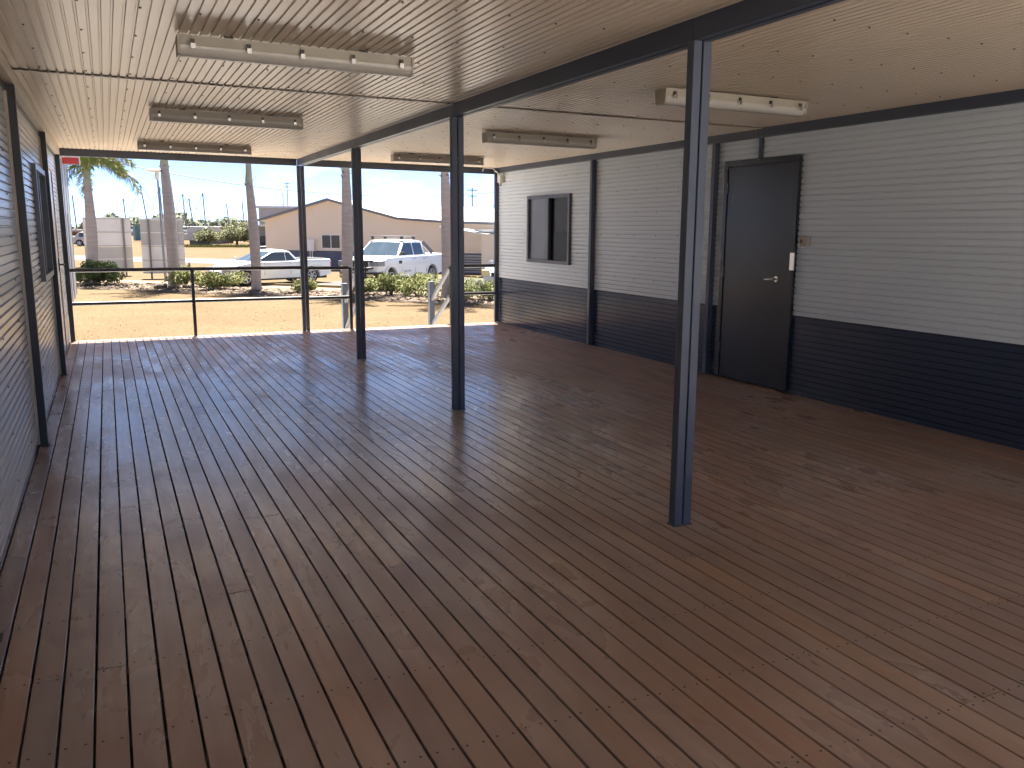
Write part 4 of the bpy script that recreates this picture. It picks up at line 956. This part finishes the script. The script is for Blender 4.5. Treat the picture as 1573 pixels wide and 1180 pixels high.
ct = thing('shipping_container', 'teal container between the two signboards', 'container', (7.0, 150, GZ), .1)
MB().box(-3, 3, -1.2, 1.2, .1, 2.5).build('body', 'container_teal', ct)
for k in range(20): MB().box(-2.95 + k * .3, -2.80 + k * .3, -1.24, -1.2005, .25, 2.4).build('rib', 'container_teal', ct)
def motorboat(x, y, ln, mat, mat2, label, rz):
    t = thing('motor_boat', label, 'boat', (x, y, GZ), rz)
    MB().prism([(-ln / 2, .6), (ln * .35, .5), (ln / 2, 1.6), (-ln / 2, 1.4)], (-1.1, 1.1), lambda u, v, e: (u, e * (1 - .6 * max(0, u / ln)), v)).build('hull', mat, t, bevel=.08)
    MB().prism([(-ln * .35, 1.45), (ln * .2, 1.5), (ln * .1, 2.3), (-ln * .3, 2.35)], (-.85, .85), lambda u, v, e: (u, e, v)).build('cabin', mat2, t, bevel=.06)
    MB().box(-ln * .3, ln * .2, -.5, .5, 0, .59).build('trailer', 'post_grey', t)
    return t
motorboat(8.9, 175, 8, 'hull_red', 'hull_white', 'red hulled boat with white cabin showing above the teal container', .2)
motorboat(14.8, 128, 7, 'hull_brown', 'hull_brown', 'rusty brown hull just right of the right signboard', .3)
motorboat(11.2, 118, 5, 'hull_white', 'hull_white', 'small white boat at the edge of the field in front of the trees', -.3)
motorboat(13.2, 124, 5, 'grey_shed', 'hull_white', 'grey boat on a trailer left of the grey green tree', .5)
# masts and aerials over the roofs
def pole(x, y, z, label, arms=(), name='aerial_mast', cat='aerial'):
    t = thing(name, label, cat, (x, y, GZ)); h = MB(); h.tube([(0, 0, 0), (0, 0, z - GZ)], [.09, .05], 6); h.build('pole', 'mast', t)
    for dz, l in arms: MB().box(-l, l, -.04, .04, z - GZ - dz - .04, z - GZ - dz + .04).build('crossarm', 'mast', t)
    return t
pole(19.6, 104, 6.6, 'tall aerial with crossbars above the pale shed', ((.1, .35), (.5, .25)))
pole(18.9, 103, 5.4, 'short bare aerial left of the tall one above the pale shed')
pole(50, 130, 6.9, 'thin pole above the middle of the beige building roof')
pole(62, 140, 5.6, 'thin pole with bracket above the right half of the beige roof', ((.3, .4),))
pole(29, 70, 4.9, 'power pole with small crossarms left of the right wall', ((.2, .5), (.7, .4)), 'power_pole', 'power pole')
pp = pole(-9, 62, 8.4, 'power pole carrying the overhead wire at its left end', ((.3, .9),), 'power_pole', 'power pole')
pw = pole(34.0, 56, 5.6, 'power pole carrying the overhead wire at its right end', ((.3, .9),), 'power_pole', 'power pole')
b = MB(); A = Vector((-9, 62, 8.1)); B = Vector((34, 56, 5.3)); pts = []
for i in range(41):
    f = i / 40; p = A.lerp(B, f); p.z -= 4 * f * (1 - f) * 2.9; pts.append(p)
b.tube(pts, .032, 5); tag(b.build('overhead_wire', 'wire'), 'single overhead wire sagging across the sky behind the palms', 'wire')
# short bollards and stones
for i, (x, y, lab) in enumerate([(3.55, 44.5, 'short dark bollard right of the right signboard'), (6.5, 34.0, 'small dark stake standing in front of the low cab utility')]):
    t = thing('bollard', lab, 'bollard', (x, y, GZ)); h = MB(); h.tube([(0, 0, 0), (0, 0, .55 if i == 0 else .3), (0, 0, .6 if i == 0 else .32)], [.06, .055, .03] if i == 0 else [.02, .02, .01], 10); h.build('shaft', 'post_grey', t); h = MB(); h.tube([(0, 0, -.01), (0, 0, .05)], [.10, .09] if i == 0 else [.04, .035], 10); h.build('footing', 'post_grey', t)
def rock(p, s_, seed, label):
    bm = bmesh.new(); bmesh.ops.create_icosphere(bm, subdivisions=3, radius=1); r_ = random.Random(seed); ph = [r_.uniform(0, 6) for _ in range(6)]
    for v in bm.verts:
        c = v.co; k = 1 + .14 * math.sin(3 * c.x + ph[0]) + .12 * math.sin(4 * c.y + ph[1]) + .1 * math.sin(5 * c.z + ph[2]) + .05 * math.sin(9 * c.x + 7 * c.y + ph[3])
        v.co = Vector((c.x * s_[0], c.y * s_[1], max(-.1, c.z * s_[2]))) * k
    me = bpy.data.meshes.new('rock'); bm.to_mesh(me); bm.free(); me.materials.append(MATS['stone']); o = link('rock', me); o.location = p; tag(o, label, 'rock'); return o
rock((1.7, 34.7, GZ + .04), (.30, .22, .17), 1, 'brown rock at the foot of the thick palm')
# tissue-like scraps on the deck
def scrap(x, y, r, seed, label):
    bm = bmesh.new(); bmesh.ops.create_icosphere(bm, subdivisions=2, radius=r); r_ = random.Random(seed)
    for v in bm.verts: v.co = v.co * r_.uniform(.7, 1.15); v.co.z = v.co.z * .45
    me = bpy.data.meshes.new('scrap'); bm.to_mesh(me); bm.free(); me.materials.append(MATS['pebble']); o = link('scrap', me); o.location = (x, y, .003 + r * .4); tag(o, label, 'scrap')
scrap(1.66, 5.72, .012, 1, 'small white scrap lying left of the middle post on the deck')
scrap(1.28, 6.35, .010, 2, 'tiny white scrap farther along the boards on the deck')
